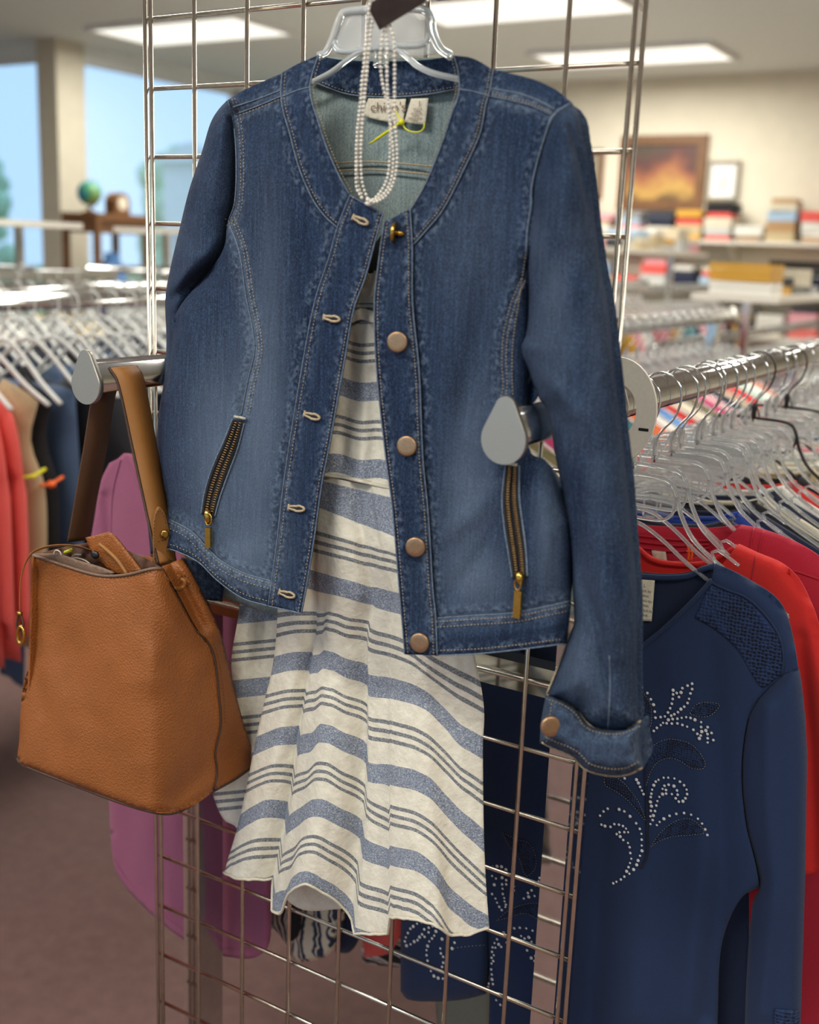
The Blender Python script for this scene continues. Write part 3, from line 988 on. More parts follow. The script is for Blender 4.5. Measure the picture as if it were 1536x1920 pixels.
# pocket zippers
def zipper(line, w, pull, pull_len, top):
    P = densify(line, 4)
    t = np.gradient(P, axis=0); t /= np.linalg.norm(t, axis=1)[:, None]
    nrm = np.stack([-t[:, 1], t[:, 0]], 1)
    wk = w * (0.55 + 0.45 * np.sin(np.linspace(0.15, 1, len(P)) * math.pi * .8) )
    a = P + nrm * wk[:, None]; b = P - nrm * wk[:, None]
    ring = np.vstack([a, b[::-1]])
    sheet('zipper_opening', ring, lift(.0010), M['tape'], jk, 4, .001, dense=True)
    for sgn, e in ((1, a), (-1, b)):
        Mesh().tube(path3(P + nrm * (wk * sgn * 1.45)[:, None], J, .0012, dense=True), .0010, 6).build('zipper_welt', M['seam_edge'], jk)
        Mesh().tube(path3(P + nrm * (wk * sgn * 1.05)[:, None], J, .0014, dense=True), .0018, 6).build('zipper_tape', M['tape'], jk)
    T = Mesh()
    s = np.concatenate([[0], np.cumsum(np.linalg.norm(np.diff(P, axis=0), axis=1))])
    for q in np.arange(2, s[-1] - 6, 4.6):
        cx, cy = np.interp(q, s, P[:, 0]), np.interp(q, s, P[:, 1])
        nx, ny = np.interp(q, s, nrm[:, 0]), np.interp(q, s, nrm[:, 1])
        ww = np.interp(q, s, wk)
        for sgn in (1, -1):
            o = 2.2 if sgn > 0 else 0
            p0 = (cx + nx * ww * .25 * sgn - ny * o * 0, cy + ny * ww * .25 * sgn + o)
            p1 = (cx + nx * ww * .85 * sgn, cy + ny * ww * .85 * sgn + o)
            T.tube(path3([p0, p1], J, .0030, 30), .0008, 5)
    tt = T.build('zipper_teeth', M['dark_brass'], jk)
    tt['kind'] = 'stuff'
    ex, ey = P[-1]
    sl = Mesh()
    A = at_y(ex - 1, ey - 10, float(J(ex, ey)) - .006); B2 = at_y(ex + 1, ey + 16, float(J(ex, ey)) - .006)
    sl.tube([A, A * .6 + B2 * .4, A * .3 + B2 * .7, B2], [.003, .0046, .004, .002], 8)
    slo = sl.build('zipper_slider', M['brass'], jk)
    px, py = pull
    rr = [(px + 6 * math.cos(k * .5236), py - 16 + 11 * math.sin(k * .5236)) for k in range(12)]
    Mesh().tube(path3(rr, J, .0085, dense=True), .0010, 6, closed=True).build('pull_ring', M['brass'], slo)
    q = at_y(px, py + pull_len * .5, float(J(px, py)) - .0075)
    h = pull_len * .5 / 1.62 / 1000
    bx = Mesh().box((q[0] - .0036, q[1] - .0018, q[2] - h), (q[0] + .0036, q[1] + .0018, q[2] + h))
    bx.build('zipper_pull', M['brass'], slo, False)
    tx, ty = top
    Mesh().tube(path3([(tx - 11, ty), (tx + 11, ty + 4)], J, .003, 6), .0016, 6).build('zipper_stop', M['thread_pale'], jk)
zipper(zipL, 11, (391, 990), 36, (450, 781))
zipper(zipR, 12, (971, 1112), 42, (959, 868))

# sleeves
slL = [(427, 187, 1), (410, 205), (395, 230), (379, 283), (355, 355), (335, 436), (319, 505), (310, 560), (312, 640), (308, 710), (298, 770), (291, 860), (284, 930), (277, 985, 1), (282, 1038, 1),
       (318, 1040, 1), (330, 1000), (346, 860), (352, 740), (352, 640), (350, 590), (363, 545), (395, 507), (420, 466), (430, 416), (441, 380), (444, 300), (438, 222)]
def slLx(px, py):
    f = np.zeros(px.shape)
    for poly, w, amp in (([(428, 452, .3), (398, 500, 1), (363, 527, 1), (322, 560, .6)], 9, -.009), ([(420, 436, .3), (385, 485, 1), (330, 535, .8)], 16, .007),
                         ([(330, 590, .3), (322, 660, 1), (316, 740, .5)], 7, -.005), ([(400, 260, .3), (385, 340, 1), (370, 420, .5)], 22, .004)):
        d, k = poly_dist(px, py, poly, [p[2] for p in poly])
        f += amp * k * np.exp(-(d / w) ** 2)
    return f + .0016 * vnoise(px / 30, py / 50, 8)
def slLbase(px, py):
    return -.058 + .010 * np.clip((py - 900) / 60.0, 0, 1) + .028 * np.clip((py - 480) / 120.0, 0, 1)
PSL = pillow(0, .040, 55, slL, slLx)
SLL = lambda px, py: PSL(px, py) + slLbase(px, py)
bL = densify(slL, 6, True)
sl_at = {'seam': lambda px, py: .25 * np.exp(-(poly_dist(px, py, densify(armL, 12))[0] / 9) ** 2), 'fade': lambda px, py: .10 + .1 * vnoise(px / 50, py / 90, 2)}
sheet('sleeve', slL, SLL, M['denim'], jk, 6, attrs=sl_at, back=lambda px, py, d: slLbase(px, py) + .022 * np.sqrt(np.clip(1 - (1 - np.clip(d / 55, 0, 1)) ** 2, 0, 1)))

slR = [(1072, 192, 1), (1086, 215), (1093, 250), (1103, 300), (1111, 370), (1120, 440), (1130, 510), (1143, 580), (1150, 650), (1160, 740), (1168, 820), (1177, 900), (1185, 990), (1191, 1060), (1195, 1120), (1196, 1180), (1195, 1250), (1197, 1320), (1200, 1356, 1),
       (1170, 1372), (1138, 1372), (1106, 1363), (1083, 1336), (1056, 1318), (1025, 1306, 1), (1040, 1270), (1052, 1235), (1066, 1195), (1076, 1170), (1074, 1106), (1071, 1030), (1058, 934), (1040, 848), (1029, 775), (1010, 745), (990, 695), (973, 652), (986, 620), (990, 560), (988, 480), (990, 430), (996, 385), (997, 351), (1008, 300), (1024, 247), (1034, 219, 1), (1052, 204)]
def slRx(px, py):
    f = np.zeros(px.shape)
    for poly, w, amp in (([(1062, 205, .4), (1086, 290, 1), (1103, 372, .8), (1112, 440, .2)], 6, -.010),
                         ([(1050, 240, .3), (1062, 330, 1), (1064, 440, .5)], 22, .006),
                         ([(1090, 930, .2), (1080, 1010, .8), (1092, 1090, 1), (1124, 1180, 1), (1138, 1270, .9), (1150, 1350, .4)], 9, -.008),
                         ([(1120, 1000, .3), (1130, 1110, 1), (1158, 1230, .7)], 18, .007),
                         ([(1085, 1180, .5), (1080, 1270, 1), (1075, 1320, .6)], 14, .006),
                         ([(1005, 690, .4), (1040, 730, 1), (1080, 780, .5)], 16, .006), ([(1020, 740, .4), (1060, 800, 1), (1085, 880, .3)], 14, -.004),
                         ([(1080, 560, .3), (1085, 680, 1), (1110, 820, .6)], 26, .004)):
        d, k = poly_dist(px, py, poly, [p[2] for p in poly])
        f += amp * k * np.exp(-(d / w) ** 2)
    return f + .0016 * vnoise(px / 30, py / 60, 12)
SLR = pillow(-.088, .040, 62, slR, slRx)
sr_at = {'seam': lambda px, py: .3 * np.exp(-(poly_dist(px, py, densify(armR, 12))[0] / 9) ** 2) + .5 * np.exp(-((py - 1340) / 18.0) ** 2),
         'fade': lambda px, py: .10 + .28 * blob(px, py, 1040, 640, 50, 160) + .25 * blob(px, py, 1090, 1230, 45, 130) + .12 * vnoise(px / 40, py / 90, 2)}
sheet('sleeve', slR, SLR, M['denim'], jk, 6, attrs=sr_at, back=pillow_back(-.088, .010, 62))
cord('armhole_edge', [(1072, 193), (1054, 204), (1036, 220), (1024, 250), (1008, 302), (997, 353), (996, 386), (989, 432), (987, 478)], lambda px, py: np.minimum(SLR(px, py), J(px, py)), .001, .0009, M['seam_edge'], jk)
cord('sleeve_seam', [(1143, 1230), (1144, 1290), (1140, 1366)], SLR, .0004, .0006, M['seam_edge'], jk)
# cuff
cf = [(1024, 1301, 1), (1056, 1312), (1083, 1330), (1106, 1358), (1138, 1367), (1170, 1365), (1203, 1350, 1), (1199, 1390), (1207, 1434, 1), (1200, 1446), (1175, 1455), (1138, 1456), (1097, 1444), (1074, 1421), (1033, 1403), (1012, 1393, 1), (1015, 1350)]
CF = pillow(-.088, .044, 30, cf, lambda px, py: .002 * vnoise(px / 14, py / 20, 3))
sheet('cuff', cf, CF, M['denim'], jk, 5, attrs={'seam': lambda px, py: np.exp(-((poly_dist(px, py, densify(cf, 8, True), closed=True)[0] - 12) / 9) ** 2), 'fade': lambda px, py: .25 + 0 * px}, back=pillow_back(-.088, .008, 30))
cfT = [(1026, 1302), (1056, 1313), (1083, 1331), (1106, 1359), (1138, 1368), (1170, 1366), (1201, 1352)]
cfB = [(1016, 1392), (1033, 1401), (1074, 1419), (1097, 1442), (1138, 1454), (1175, 1453), (1204, 1440)]
cord('cuff_edge', cfT, CF, .0012, .0010, M['thread'], jk)
cord('cuff_edge', cfB, CF, .0012, .0010, M['thread'], jk)
stitches('stitching', [cfT], CF, TH, jk, off=.0012, shift=8)
stitches('stitching', [cfB], CF, TH, jk, off=.0012, shift=-13)
stitches('stitching', [[(1036, 1306), (1030, 1350), (1024, 1394)]], CF, TH, jk, off=.0012)
cord('slit_edge', [(1074, 1172), (1062, 1205), (1050, 1240), (1036, 1276), (1026, 1300)], SLR, .001, .0010, M['thread'], jk)
c = at_y(1033, 1361, float(CF(np.array([1033.]), np.array([1361.]))[0]) - .004)
Mesh().disc(c, (.62, -.75, .1), .0098, .003, 28, .0004).tube([c, c + np.array([-.003, .006, 0])], .003, 8).build('button', M['button'], jk)

# neck labels with print
LBY = -.0405
lb1 = [(691, 184, 1), (761, 185, 1), (758, 212), (755, 232, 1), (730, 229), (704, 224), (681, 217, 1), (685, 200)]
lbo1 = sheet('brand_label', lb1, lambda px, py: np.full(np.shape(px), LBY) - .001 * np.clip((py - 184) / 40, 0, 1), M['cream'], jk, 5, .0006)
lb2 = [(771, 185, 1), (803, 184, 1), (800, 212), (797, 234, 1), (777, 232), (758, 229, 1), (764, 208)]
lbo2 = sheet('size_label', lb2, lambda px, py: np.full(np.shape(px), LBY - .0012) - .001 * np.clip((py - 184) / 40, 0, 1), M['cream'], jk, 5, .0006)
EX = np.array([1.0, 0, 0]); EZ = np.array([0, 0, 1.0])
def tilt(a):
    return EX * math.cos(a) + EZ * math.sin(a), -EX * math.sin(a) + EZ * math.cos(a)
ux, uy = tilt(-.03)
text_mesh('label_print', "chico's", .0125, at_y(694, 209, LBY - .0024), ux * 1.25, uy, M['ink'], lbo1)
text_mesh('label_print', "1", .0085, at_y(783, 201, LBY - .0036), ux, uy, M['ink'], lbo2)
for k, s in enumerate(("MADE IN", "CHINA", "HECHO EN", "CHINA", "FABRIQUE EN", "CHINE")):
    text_mesh('label_print', s, .0026, at_y(783 - k * 1.1, 206 + k * 4.4, LBY - .0036), ux, uy, M['ink'], lbo2, 'CENTER')

# ------------------------------------------------------------------ striped dress
def stripe_mat():
    mt, nt, bs = new_mat('striped_woven_cotton')
    ph = attr(nt, 'phase')
    f = mth(nt, 'FRACT', mth(nt, 'ADD', ph, 100.5))          # wide band at .5, triple at 0/1
    wide = mth(nt, 'LESS_THAN', mth(nt, 'ABSOLUTE', mth(nt, 'SUBTRACT', f, 0.5)), 0.122)
    g = mth(nt, 'FRACT', mth(nt, 'ADD', ph, 100.0))          # triple at .5
    tri = None
    for c in (0.395, 0.5, 0.605):
        t = mth(nt, 'LESS_THAN', mth(nt, 'ABSOLUTE', mth(nt, 'SUBTRACT', g, c)), 0.0235)
        tri = t if tri is None else mth(nt, 'MAXIMUM', tri, t)
    v = coords(nt, (560, 560, 1000))
    sp = noise(nt, v, 1.0, 2, 0.6)
    v2 = coords(nt, (1, 1, 1))
    crk = noise(nt, v2, 90.0, 4, 0.6)
    base = ramp(nt, crk, [(0.3, lin((222, 215, 196))), (0.7, lin((240, 234, 216)))])
    blue = ramp(nt, sp, [(0.40, lin((112, 120, 138))), (0.55, lin((150, 158, 170))), (0.70, lin((204, 206, 206)))])
    grey = ramp(nt, sp, [(0.40, lin((104, 108, 114))), (0.55, lin((140, 142, 144))), (0.70, lin((186, 186, 180)))])
    c = mixc(nt, wide, base, blue)
    c = mixc(nt, tri, c, grey)
    nt.links.new(c, bs.inputs['Base Color'])
    bs.inputs['Roughness'].default_value = 0.9
    bs.inputs['Specular IOR Level'].default_value = 0.15
    h = mth(nt, 'ADD', mth(nt, 'MULTIPLY', noise(nt, v2, 150.0, 3, 0.6), 1.0), mth(nt, 'MULTIPLY', crk, 0.6))
    bump(nt, bs, h, 0.5, 0.0022)
    return mt
M['stripe'] = stripe_mat()
dress = thing('striped_dress', 'white sundress with blue grey stripes hanging under the open denim jacket', 'dress', (.33, -.06, 1.0))

def cx(a): return [380 + .4036 * v for v in a]
def cy(a): return [1150 + .4036 * v for v in a]
PH = [1.5, 2, 2.5, 3, 3.5, 4, 4.5]
CO = {  # fold columns of the skirt: fraction, x per phase, y per phase, hem phase, depth (m, + towards viewer)
 'A':  (.00, [345, 325, 283, 240, 207, 165, 115], [60, 245, 425, 620, 790, 980, 1150], 4.66, -.004),
 'A1': (.05, [390, 372, 337, 297, 262, 225, 170], [50, 232, 410, 594, 764, 938, 1118], 4.80, .004),
 'A2': (.11, [440, 425, 392, 352, 320, 285, 235], [44, 222, 398, 572, 745, 908, 1096], 4.88, .008),
 'B':  (.19, [528, 500, 470, 442, 416, 389, 355], [42, 224, 394, 562, 752, 917, 1088], 4.93, -.010),
 'B1': (.205, [534, 506, 476, 448, 422, 395, 362], [52, 240, 415, 618, 800, 988, 1168], 5.10, .002),
 'C':  (.25, [556, 534, 516, 497, 476, 448, 410], [48, 236, 404, 604, 775, 945, 1140], 5.16, .010),
 'D':  (.31, [578, 566, 556, 545, 526, 500, 455], [34, 215, 382, 556, 735, 908, 1085], 5.12, .020),
 'D1': (.34, [600, 592, 585, 575, 560, 540, 505], [40, 222, 388, 560, 735, 904, 1072], 5.06, .024),
 'E':  (.42, [670, 665, 660, 655, 645, 632, 596], [64, 256, 422, 597, 780, 944, 1112], 5.05, .016),
 'F':  (.51, [766, 766, 764, 761, 752, 736, 716], [80, 292, 467, 652, 842, 1003, 1204], 5.06, -.006),
 'F1': (.525, [771, 771, 770, 768, 762, 748, 726], [118, 334, 530, 738, 900, 1088, 1298], 4.96, .000),
 'G':  (.615, [866, 866, 866, 866, 866, 864, 862], [150, 348, 552, 752, 966, 1140, 1350], 4.84, .006),
 'G1': (.625, [872, 872, 872, 872, 872, 872, 872], [152, 346, 549, 749, 936, 1124, 1312], 4.77, .016),
 'H':  (.71, [970, 972, 974, 976, 978, 984, 985], [192, 372, 578, 772, 965, 1148, 1346], 4.70, .024),
 'I':  (.79, [1030, 1036, 1042, 1050, 1062, 1080, 1085], [236, 400, 612, 806, 1015, 1216, 1420], 4.58, .022),
 'I1': (.85, [1110, 1120, 1128, 1138, 1142, 1150, 1160], [290, 480, 690, 900, 1100, 1326, 1530], 4.42, .010),
 'J':  (.92, [1205, 1210, 1215, 1220, 1222, 1226, 1232], [345, 575, 775, 982, 1180, 1388, 1590], 4.26, .002),
 'K':  (1.0, [1300, 1300, 1302, 1306, 1316, 1330, 1350], [396, 626, 836, 1056, 1266, 1446, 1640], 4.04, -.006),
}
rows_ph = [-.16, 0, .5, 1.0] + PH
cols = []
for k in CO:
    u, xs, ys, hem, dep = CO[k]
    X = [cx([v])[0] for v in xs]; Yp = [cy([v])[0] for v in ys]
    up = []
    for p, xa, xb, y0, xr, sl in ((-.16, 560, 780, 893, 604, .2), (0, 548, 800, 929, 604, .36), (.5, 532, 836, 1015.5, 590, .26), (1.0, 522, 872, 1086, 580, .27)):
        x = xa + (xb - xa) * u
        up.append((x, y0 + sl * (x - xr) + (14 * (u - .8) if u > .8 else 0)))
    cols.append((u, [a for a, _ in up] + X, [b for _, b in up] + Yp, hem, dep))
NR = 110
def interp_smooth(xq, x, y):
    """monotone-ish cubic through table"""
    x = np.asarray(x, float); y = np.asarray(y, float)
    m = np.gradient(y, x)
    i = np.clip(np.searchsorted(x, xq) - 1, 0, len(x) - 2)
    h = x[i + 1] - x[i]; t = (xq - x[i]) / h
    return ((2*t**3-3*t**2+1)*y[i] + (t**3-2*t**2+t)*h*m[i] + (-2*t**3+3*t**2)*y[i+1] + (t**3-t**2)*h*m[i+1])
tabs = []
for u, xs, ys, hem, dep in cols:
    tt = np.linspace(0, 1, NR)
    ph = -.16 + tt * (hem + .16)
    pc = np.clip(ph, -.16, 4.5)
    X = interp_smooth(pc, rows_ph, xs); Y = interp_smooth(pc, rows_ph, ys)
    ex = np.maximum(ph - 4.5, 0)
    X = X + ex * (xs[-1] - xs[-2]) / .5; Y = Y + ex * (ys[-1] - ys[-2]) / .5
    tabs.append((u, X, Y, ph, dep))
us = np.array([t[0] for t in tabs])
uq = []
for a, b in zip(us[:-1], us[1:]):
    k = max(2, int((b - a) / .011))
    uq += list(np.linspace(a, b, k, endpoint=False))
uq = np.array(uq + [1.0])
def across(vals):
    """Catmull-like across the folds, kept from overshooting"""
    v = np.asarray(vals)
    out = np.zeros((len(uq), v.shape[1]))
    m = np.zeros_like(v)
    for i in range(1, len(us) - 1):
        d0 = (v[i] - v[i-1]) / (us[i] - us[i-1]); d1 = (v[i+1] - v[i]) / (us[i+1] - us[i])
        m[i] = np.where(d0 * d1 > 0, 2 * d0 * d1 / (d0 + d1 + 1e-12), 0)
    m[0] = (v[1] - v[0]) / (us[1] - us[0]); m[-1] = (v[-1] - v[-2]) / (us[-1] - us[-2])
    for q, u in enumerate(uq):
        i = min(max(np.searchsorted(us, u) - 1, 0), len(us) - 2)
        h = us[i+1] - us[i]; t = (u - us[i]) / h
        out[q] = (2*t**3-3*t**2+1)*v[i] + (t**3-2*t**2+t)*h*m[i] + (-2*t**3+3*t**2)*v[i+1] + (t**3-t**2)*h*m[i+1]
    return out
PX = across([t[1] for t in tabs]); PY = across([t[2] for t in tabs]); PP = across([t[3] for t in tabs])
PD = across([np.full(NR, t[4]) for t in tabs])
tt = np.linspace(0, 1, NR)[None, :]
amp = .35 + .95 * tt
YW = -.086 + .040 * np.clip((tt - .1) / .35, 0, 1) ** 1.0 - .012 * tt - PD * amp - .0008 * vnoise(PX / 14, PY / 22, 4)
wob = np.zeros_like(PY); wob[:, -6:] = (1.6 * vnoise(PX / 9, PX * 0, 6))[:, -6:]
front = at_y(PX, PY + wob, YW)
nu = len(uq)
ids = lambda i, j, o=0: o + i * NR + j
V = np.vstack([front.reshape(-1, 3), front.reshape(-1, 3) + np.array([0, .0012, 0])])
o2 = nu * NR
F = []
for i in range(nu - 1):
    for j in range(NR - 1):
        F.append((ids(i, j), ids(i, j + 1), ids(i + 1, j + 1), ids(i + 1, j)))
        F.append((ids(i, j, o2), ids(i + 1, j, o2), ids(i + 1, j + 1, o2), ids(i, j + 1, o2)))
for i in range(nu - 1):
    F.append((ids(i, NR - 1), ids(i, NR - 1, o2), ids(i + 1, NR - 1, o2), ids(i + 1, NR - 1)))
for j in range(NR - 1):
    F.append((ids(0, j), ids(0, j, o2), ids(0, j + 1, o2), ids(0, j + 1)))
    F.append((ids(nu - 1, j), ids(nu - 1, j + 1), ids(nu - 1, j + 1, o2), ids(nu - 1, j, o2)))
mesh_obj('skirt', V, F, M['stripe'], dress, True, {'phase': np.concatenate([PP.ravel()] * 2)})
hm = Mesh().tube(front[:, -1] + np.array([0, -.0004, .0006]), .0017, 6)
hm.build('hem', M['cream'], dress)
# back of the skirt
bk = [(452, 1110, 1), (540, 1090), (860, 1180, 1), (876, 1260), (878, 1500), (880, 1640), (800, 1690), (640, 1704), (560, 1703), (500, 1640), (440, 1548), (424, 1541), (411, 1522), (399, 1490, 1), (420, 1430), (440, 1340), (434, 1240), (446, 1160)]
sheet('skirt_back', bk, Relief(-.017, noise=[(26, 90, .003, 3)], strokes=[([(500, 1120), (470, 1300), (440, 1500)], 14, -.006), ([(470, 1120), (450, 1300), (420, 1480)], 12, .004)]),
      M['stripe'], dress, 7, .0012, {'phase': lambda px, py: np.where(py > 1580, 3.75, 1.5 + (py - 1220 + .10 * (px - 470)) / 138.5)})
# bodice and its gathered top
bo = [(648, 612, 1), (690, 600), (735, 606), (770, 640, 1), (788, 760), (796, 928, 1), (725, 913), (660, 898), (585, 886, 1), (592, 760)]
BO = Relief(-.090, noise=[(16, 40, .0022, 3), (50, 80, .004, 7)], strokes=[([(690, 610), (686, 720), (676, 900)], 10, .003), ([(664, 640), (650, 800), (640, 900)], 12, -.004), ([(700, 700), (706, 800), (700, 900)], 12, -.003)])
sheet('bodice', bo, BO, M['stripe'], dress, 5, .0012, {'phase': lambda px, py: 1.5 + (py - 660 - .13 * (px - 680) - 3 * np.sin(px / 13.0)) / 145.0})
cord('waist_seam', [(585, 887), (660, 899), (725, 914), (796, 929)], BO, .001, .0018, M['cream'], dress)
sheet('neck_ruffle', [(658, 590, 1), (676, 578), (700, 584), (730, 590, 1), (740, 612), (700, 606), (676, 600), (650, 610, 1)], Relief(-.096, noise=[(7, 30, .003, 2)]), M['cream'], dress, 4, .0012)
sheet('dress_yoke', [(684, 514, 1), (698, 512), (716, 506, 1), (724, 560), (736, 596, 1), (700, 592), (664, 586, 1), (674, 548)], Relief(-.084, noise=[(9, 20, .002, 2)]),
      M['stripe'], dress, 4, .0012, {'phase': lambda px, py: np.where(py > 566, .5 + (py - 579) / 100., .27 + 0 * px)})
Mesh().tube(path3([(705, 508), (702, 530), (697, 556)], lambda px, py: np.full(np.shape(px), -.092)), .0022, 6).build('hanger_loop', M['cream'], dress)
Mesh().tube(path3([(688, 512), (694, 520), (690, 528), (686, 518), (688, 512)], lambda px, py: np.full(np.shape(px), -.090)), .0012, 6).build('strap_knot', M['cream'], dress)
sheet('lining_band', [(694, 470, 1), (722, 430, 1), (734, 520, 1), (706, 516), (686, 514, 1)], Relief(-.044), M['black'], dress, 6, .0012)

# ------------------------------------------------------------------ clear jacket hanger
hg = thing('jacket_hanger', 'clear plastic hanger with a trapezoid window inside the denim jacket neck', 'hanger', (.39, -.055, 1.80))
HY = lambda px, py: np.full(np.shape(px), -.055)
def bar(name, pts, r, parent=hg, mat='milky', flat=None):
    return Mesh().tube(path3(pts, HY, 0, 4), r, 8).build(name, M[mat], parent)
bar('frame', [(598, 105), (612, 98), (623, 76), (637, 38), (644, 25), (660, 20), (720, 17), (782, 16), (798, 20), (806, 32), (812, 62), (826, 92), (846, 106)], .0042)
bar('lower_bar', [(626, 72), (630, 88), (640, 96), (684, 93), (722, 86), (784, 84), (800, 78), (806, 62)], .0030)
bar('shoulder_arm', [(700, 91), (680, 96), (653, 112), (622, 135), (590, 152), (540, 176), (500, 192)], .0030)
bar('shoulder_arm', [(700, 91), (726, 90), (747, 95), (763, 107), (783, 124), (812, 137), (858, 148), (930, 166), (980, 180)], .0030)
bar('strut', [(803, 78), (803, 103)], .0014)
tb = Mesh()
for a, b in (((705, 94), (702, 124)), ((702, 124), (721, 126)), ((721, 126), (723, 95)), ((706, 117), (722, 118))):
    tb.tube(path3([a, b], HY, .001, 6), .0014, 6)
tb.build('centre_tab', M['clear'], hg)
sheet('web', [(616, 98), (627, 76), (641, 38), (650, 24), (720, 19), (790, 19), (803, 34), (810, 62), (824, 98), (740, 104)], HY, M['web'], hg, 14, .0008)
bar('hook', [(735, 18), (737, -6), (742, -30), (760, -44), (780, -34), (782, -14)], .0022)

# faceout arm that carries the hanger, sloping down to the viewer
fo = thing('display_hook', 'dark chrome sloping display hook at the top carrying the bead necklace', 'display hook', (.40, -.07, 1.82))
a0 = at_y(752, 14, -.150); a1 = at_y(862, -62, .0)
dv_ = (a1 - a0) / np.linalg.norm(a1 - a0)
sd = np.array([.92, 0, .39]); sd = sd - dv_ * (sd @ dv_); sd = sd / np.linalg.norm(sd); upv = np.cross(sd, dv_); upv /= np.linalg.norm(upv)
if upv[2] < 0: upv = -upv
prof = [(-.022, -.006), (.022, -.006), (.025, -.003), (.025, .003), (.022, .006), (-.022, .006), (-.025, .003), (-.025, -.003)]
ar = Mesh().prism(prof, a0, a1, sd, upv)
ar.build('arm', M['dark_metal'], fo, False)
Mesh().prism([(-.0255, -.0065), (.0255, -.0065), (.0255, .011), (.02, .016), (-.02, .016), (-.0255, .011)], a0 - dv_ * .004, a0, sd, upv).build('tip', M['dark_metal'], fo, False)
Mesh().box((a1[0] - .02, -.010, a1[2] - .03), (a1[0] + .02, -.0055, a1[2] + .04)).build('back_plate', M['chrome'], fo, False)
Mesh().box((a1[0] - .02, -.010, ROW0 + PITCH + .0053), (a1[0] + .02, .008, ROW0 + PITCH + .008)).build('bracket', M['chrome'], fo, False)

# ------------------------------------------------------------------ bead necklace
nk = thing('bead_necklace', 'long white seed bead necklace looped over the display arm in the jacket neck', 'necklace', (.36, -.135, 1.75))
strands = [
 [(703, -8), (698, 20), (692, 42), (688, 83), (686, 115), (682, 146), (679, 188), (675, 240), (671, 312), (673, 351), (681, 370)],
 [(712, -8), (704, 22), (698, 46), (693, 83), (690, 115), (687, 148), (683, 190), (679, 240), (677, 300), (680, 345), (690, 374)],
 [(696, -8), (692, 18), (689, 46), (686, 84), (683, 118), (679, 148), (676, 190), (670, 248), (668, 312), (669, 352), (679, 372)],
 [(724, 33), (716, 78), (713, 117), (719, 164), (728, 203), (732, 242), (731, 297), (726, 336), (712, 363), (697, 377)],
 [(725, 33), (726, 78), (726, 156), (729, 203), (735, 250), (738, 297), (735, 332), (724, 359), (706, 374), (688, 374)],
 [(727, 33), (738, 70), (740, 117), (740, 168), (740, 219), (744, 266), (745, 297), (741, 332), (728, 363), (704, 379), (684, 373)]]
for k, s in enumerate(strands):
    dpt = lambda px, py, k=k: -.140 - .0014 * k + .018 * np.clip((np.asarray(py) - 200) / 180, 0, 1)
    p = densify(s, 1.0)
    q = at_y(p[:, 0], p[:, 1], dpt(p[:, 0], p[:, 1]))
    L = np.concatenate([[0], np.cumsum(np.linalg.norm(np.diff(q, axis=0), axis=1))])
    B = Mesh()
    for a in np.arange(0, L[-1], .0037):
        B.ball([np.interp(a, L, q[:, i]) for i in range(3)], random.uniform(.00150, .00185), 6, 4)
    o = B.build('bead_strand', M['pearl'], nk)
    o['kind'] = 'stuff'
Mesh().ball(at_y(693, 381, -.124), .0032, 8, 6, (1.8, .6, .8)).build('clasp', M['pearl'], nk)

# yellow tagging barb through the size label
fb = thing('tag_fastener', 'bright yellow plastic tag fastener looped through the cream jacket label', 'tag fastener', (.36, -.05, 1.65))
FY = lambda px, py: np.full(np.shape(px), -.056)
Mesh().tube(path3([(693, 270), (722, 250), (751, 230)], FY, .002, 5), [.0009] * 3 + [.0014] * (len(densify([(693, 270), (722, 250), (751, 230)], 5)) - 3), 6).build('needle', M['yellow'], fb)
Mesh().tube(path3([(741, 206), (747, 217), (754, 230), (760, 241), (772, 247), (787, 247), (795, 240), (796, 230)], FY, 0, 4), .0008, 6).build('loop', M['yellow'], fb)
Mesh().ball(at_y(753, 229, -.057), .0034, 8, 6).build('head', M['yellow'], fb)

# ------------------------------------------------------------------ tan handbag
def leather(name, c, gr=.10, sc=430.0, bm=.6):
    mt, nt, bs = new_mat(name)
    v = coords(nt)
    vo = nt.nodes.new('ShaderNodeTexVoronoi'); vo.inputs['Scale'].default_value = sc
    nt.links.new(v, vo.inputs['Vector'])
    nz = noise(nt, v, 18.0, 4, .6)
    col = lin(c)
    lo = tuple(x * .90 for x in col[:3]) + (1,); hi = tuple(min(1, x * 1.07) for x in col[:3]) + (1,)
    nt.links.new(ramp(nt, nz, [(0.3, lo), (0.7, hi)]), bs.inputs['Base Color'])
    bs.inputs['Roughness'].default_value = 0.48
    bs.inputs['Specular IOR Level'].default_value = 0.4
    bump(nt, bs, vo.outputs['Distance'], bm, .0012)
    return mt
M['tan'] = leather('tan_pebbled_leather', (148, 87, 40))
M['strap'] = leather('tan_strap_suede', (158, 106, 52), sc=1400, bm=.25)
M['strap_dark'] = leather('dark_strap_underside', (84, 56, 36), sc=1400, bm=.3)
M['piping'] = plain('dark_brown_edge_paint', (70, 48, 36), .6, grain=.1)
M['taupe'] = plain('taupe_edge_paint', (122, 96, 78), .6, grain=.08)
M['lining'] = cloth('brown_bag_lining', (92, 62, 48))
bag = thing('handbag', 'tan brown leather shoulder bag hanging from the left rack rail by its strap', 'handbag', (.06, -.11, .93))
bf = [(57, 1040, 1), (90, 1050), (120, 1060), (165, 1074), (200, 1080), (240, 1077), (286, 1066), (304, 1066, 1), (316, 1088), (332, 1116), (350, 1150), (370, 1184), (391, 1206), (403, 1240), (410, 1300), (414, 1360), (404, 1412), (407, 1450), (401, 1482, 1),
      (372, 1505), (336, 1521), (304, 1525), (272, 1519), (240, 1509), (150, 1476), (62, 1441), (42, 1434), (33, 1422), (36, 1390), (38, 1340), (45, 1280), (60, 1232), (66, 1190), (67, 1150), (63, 1100)]
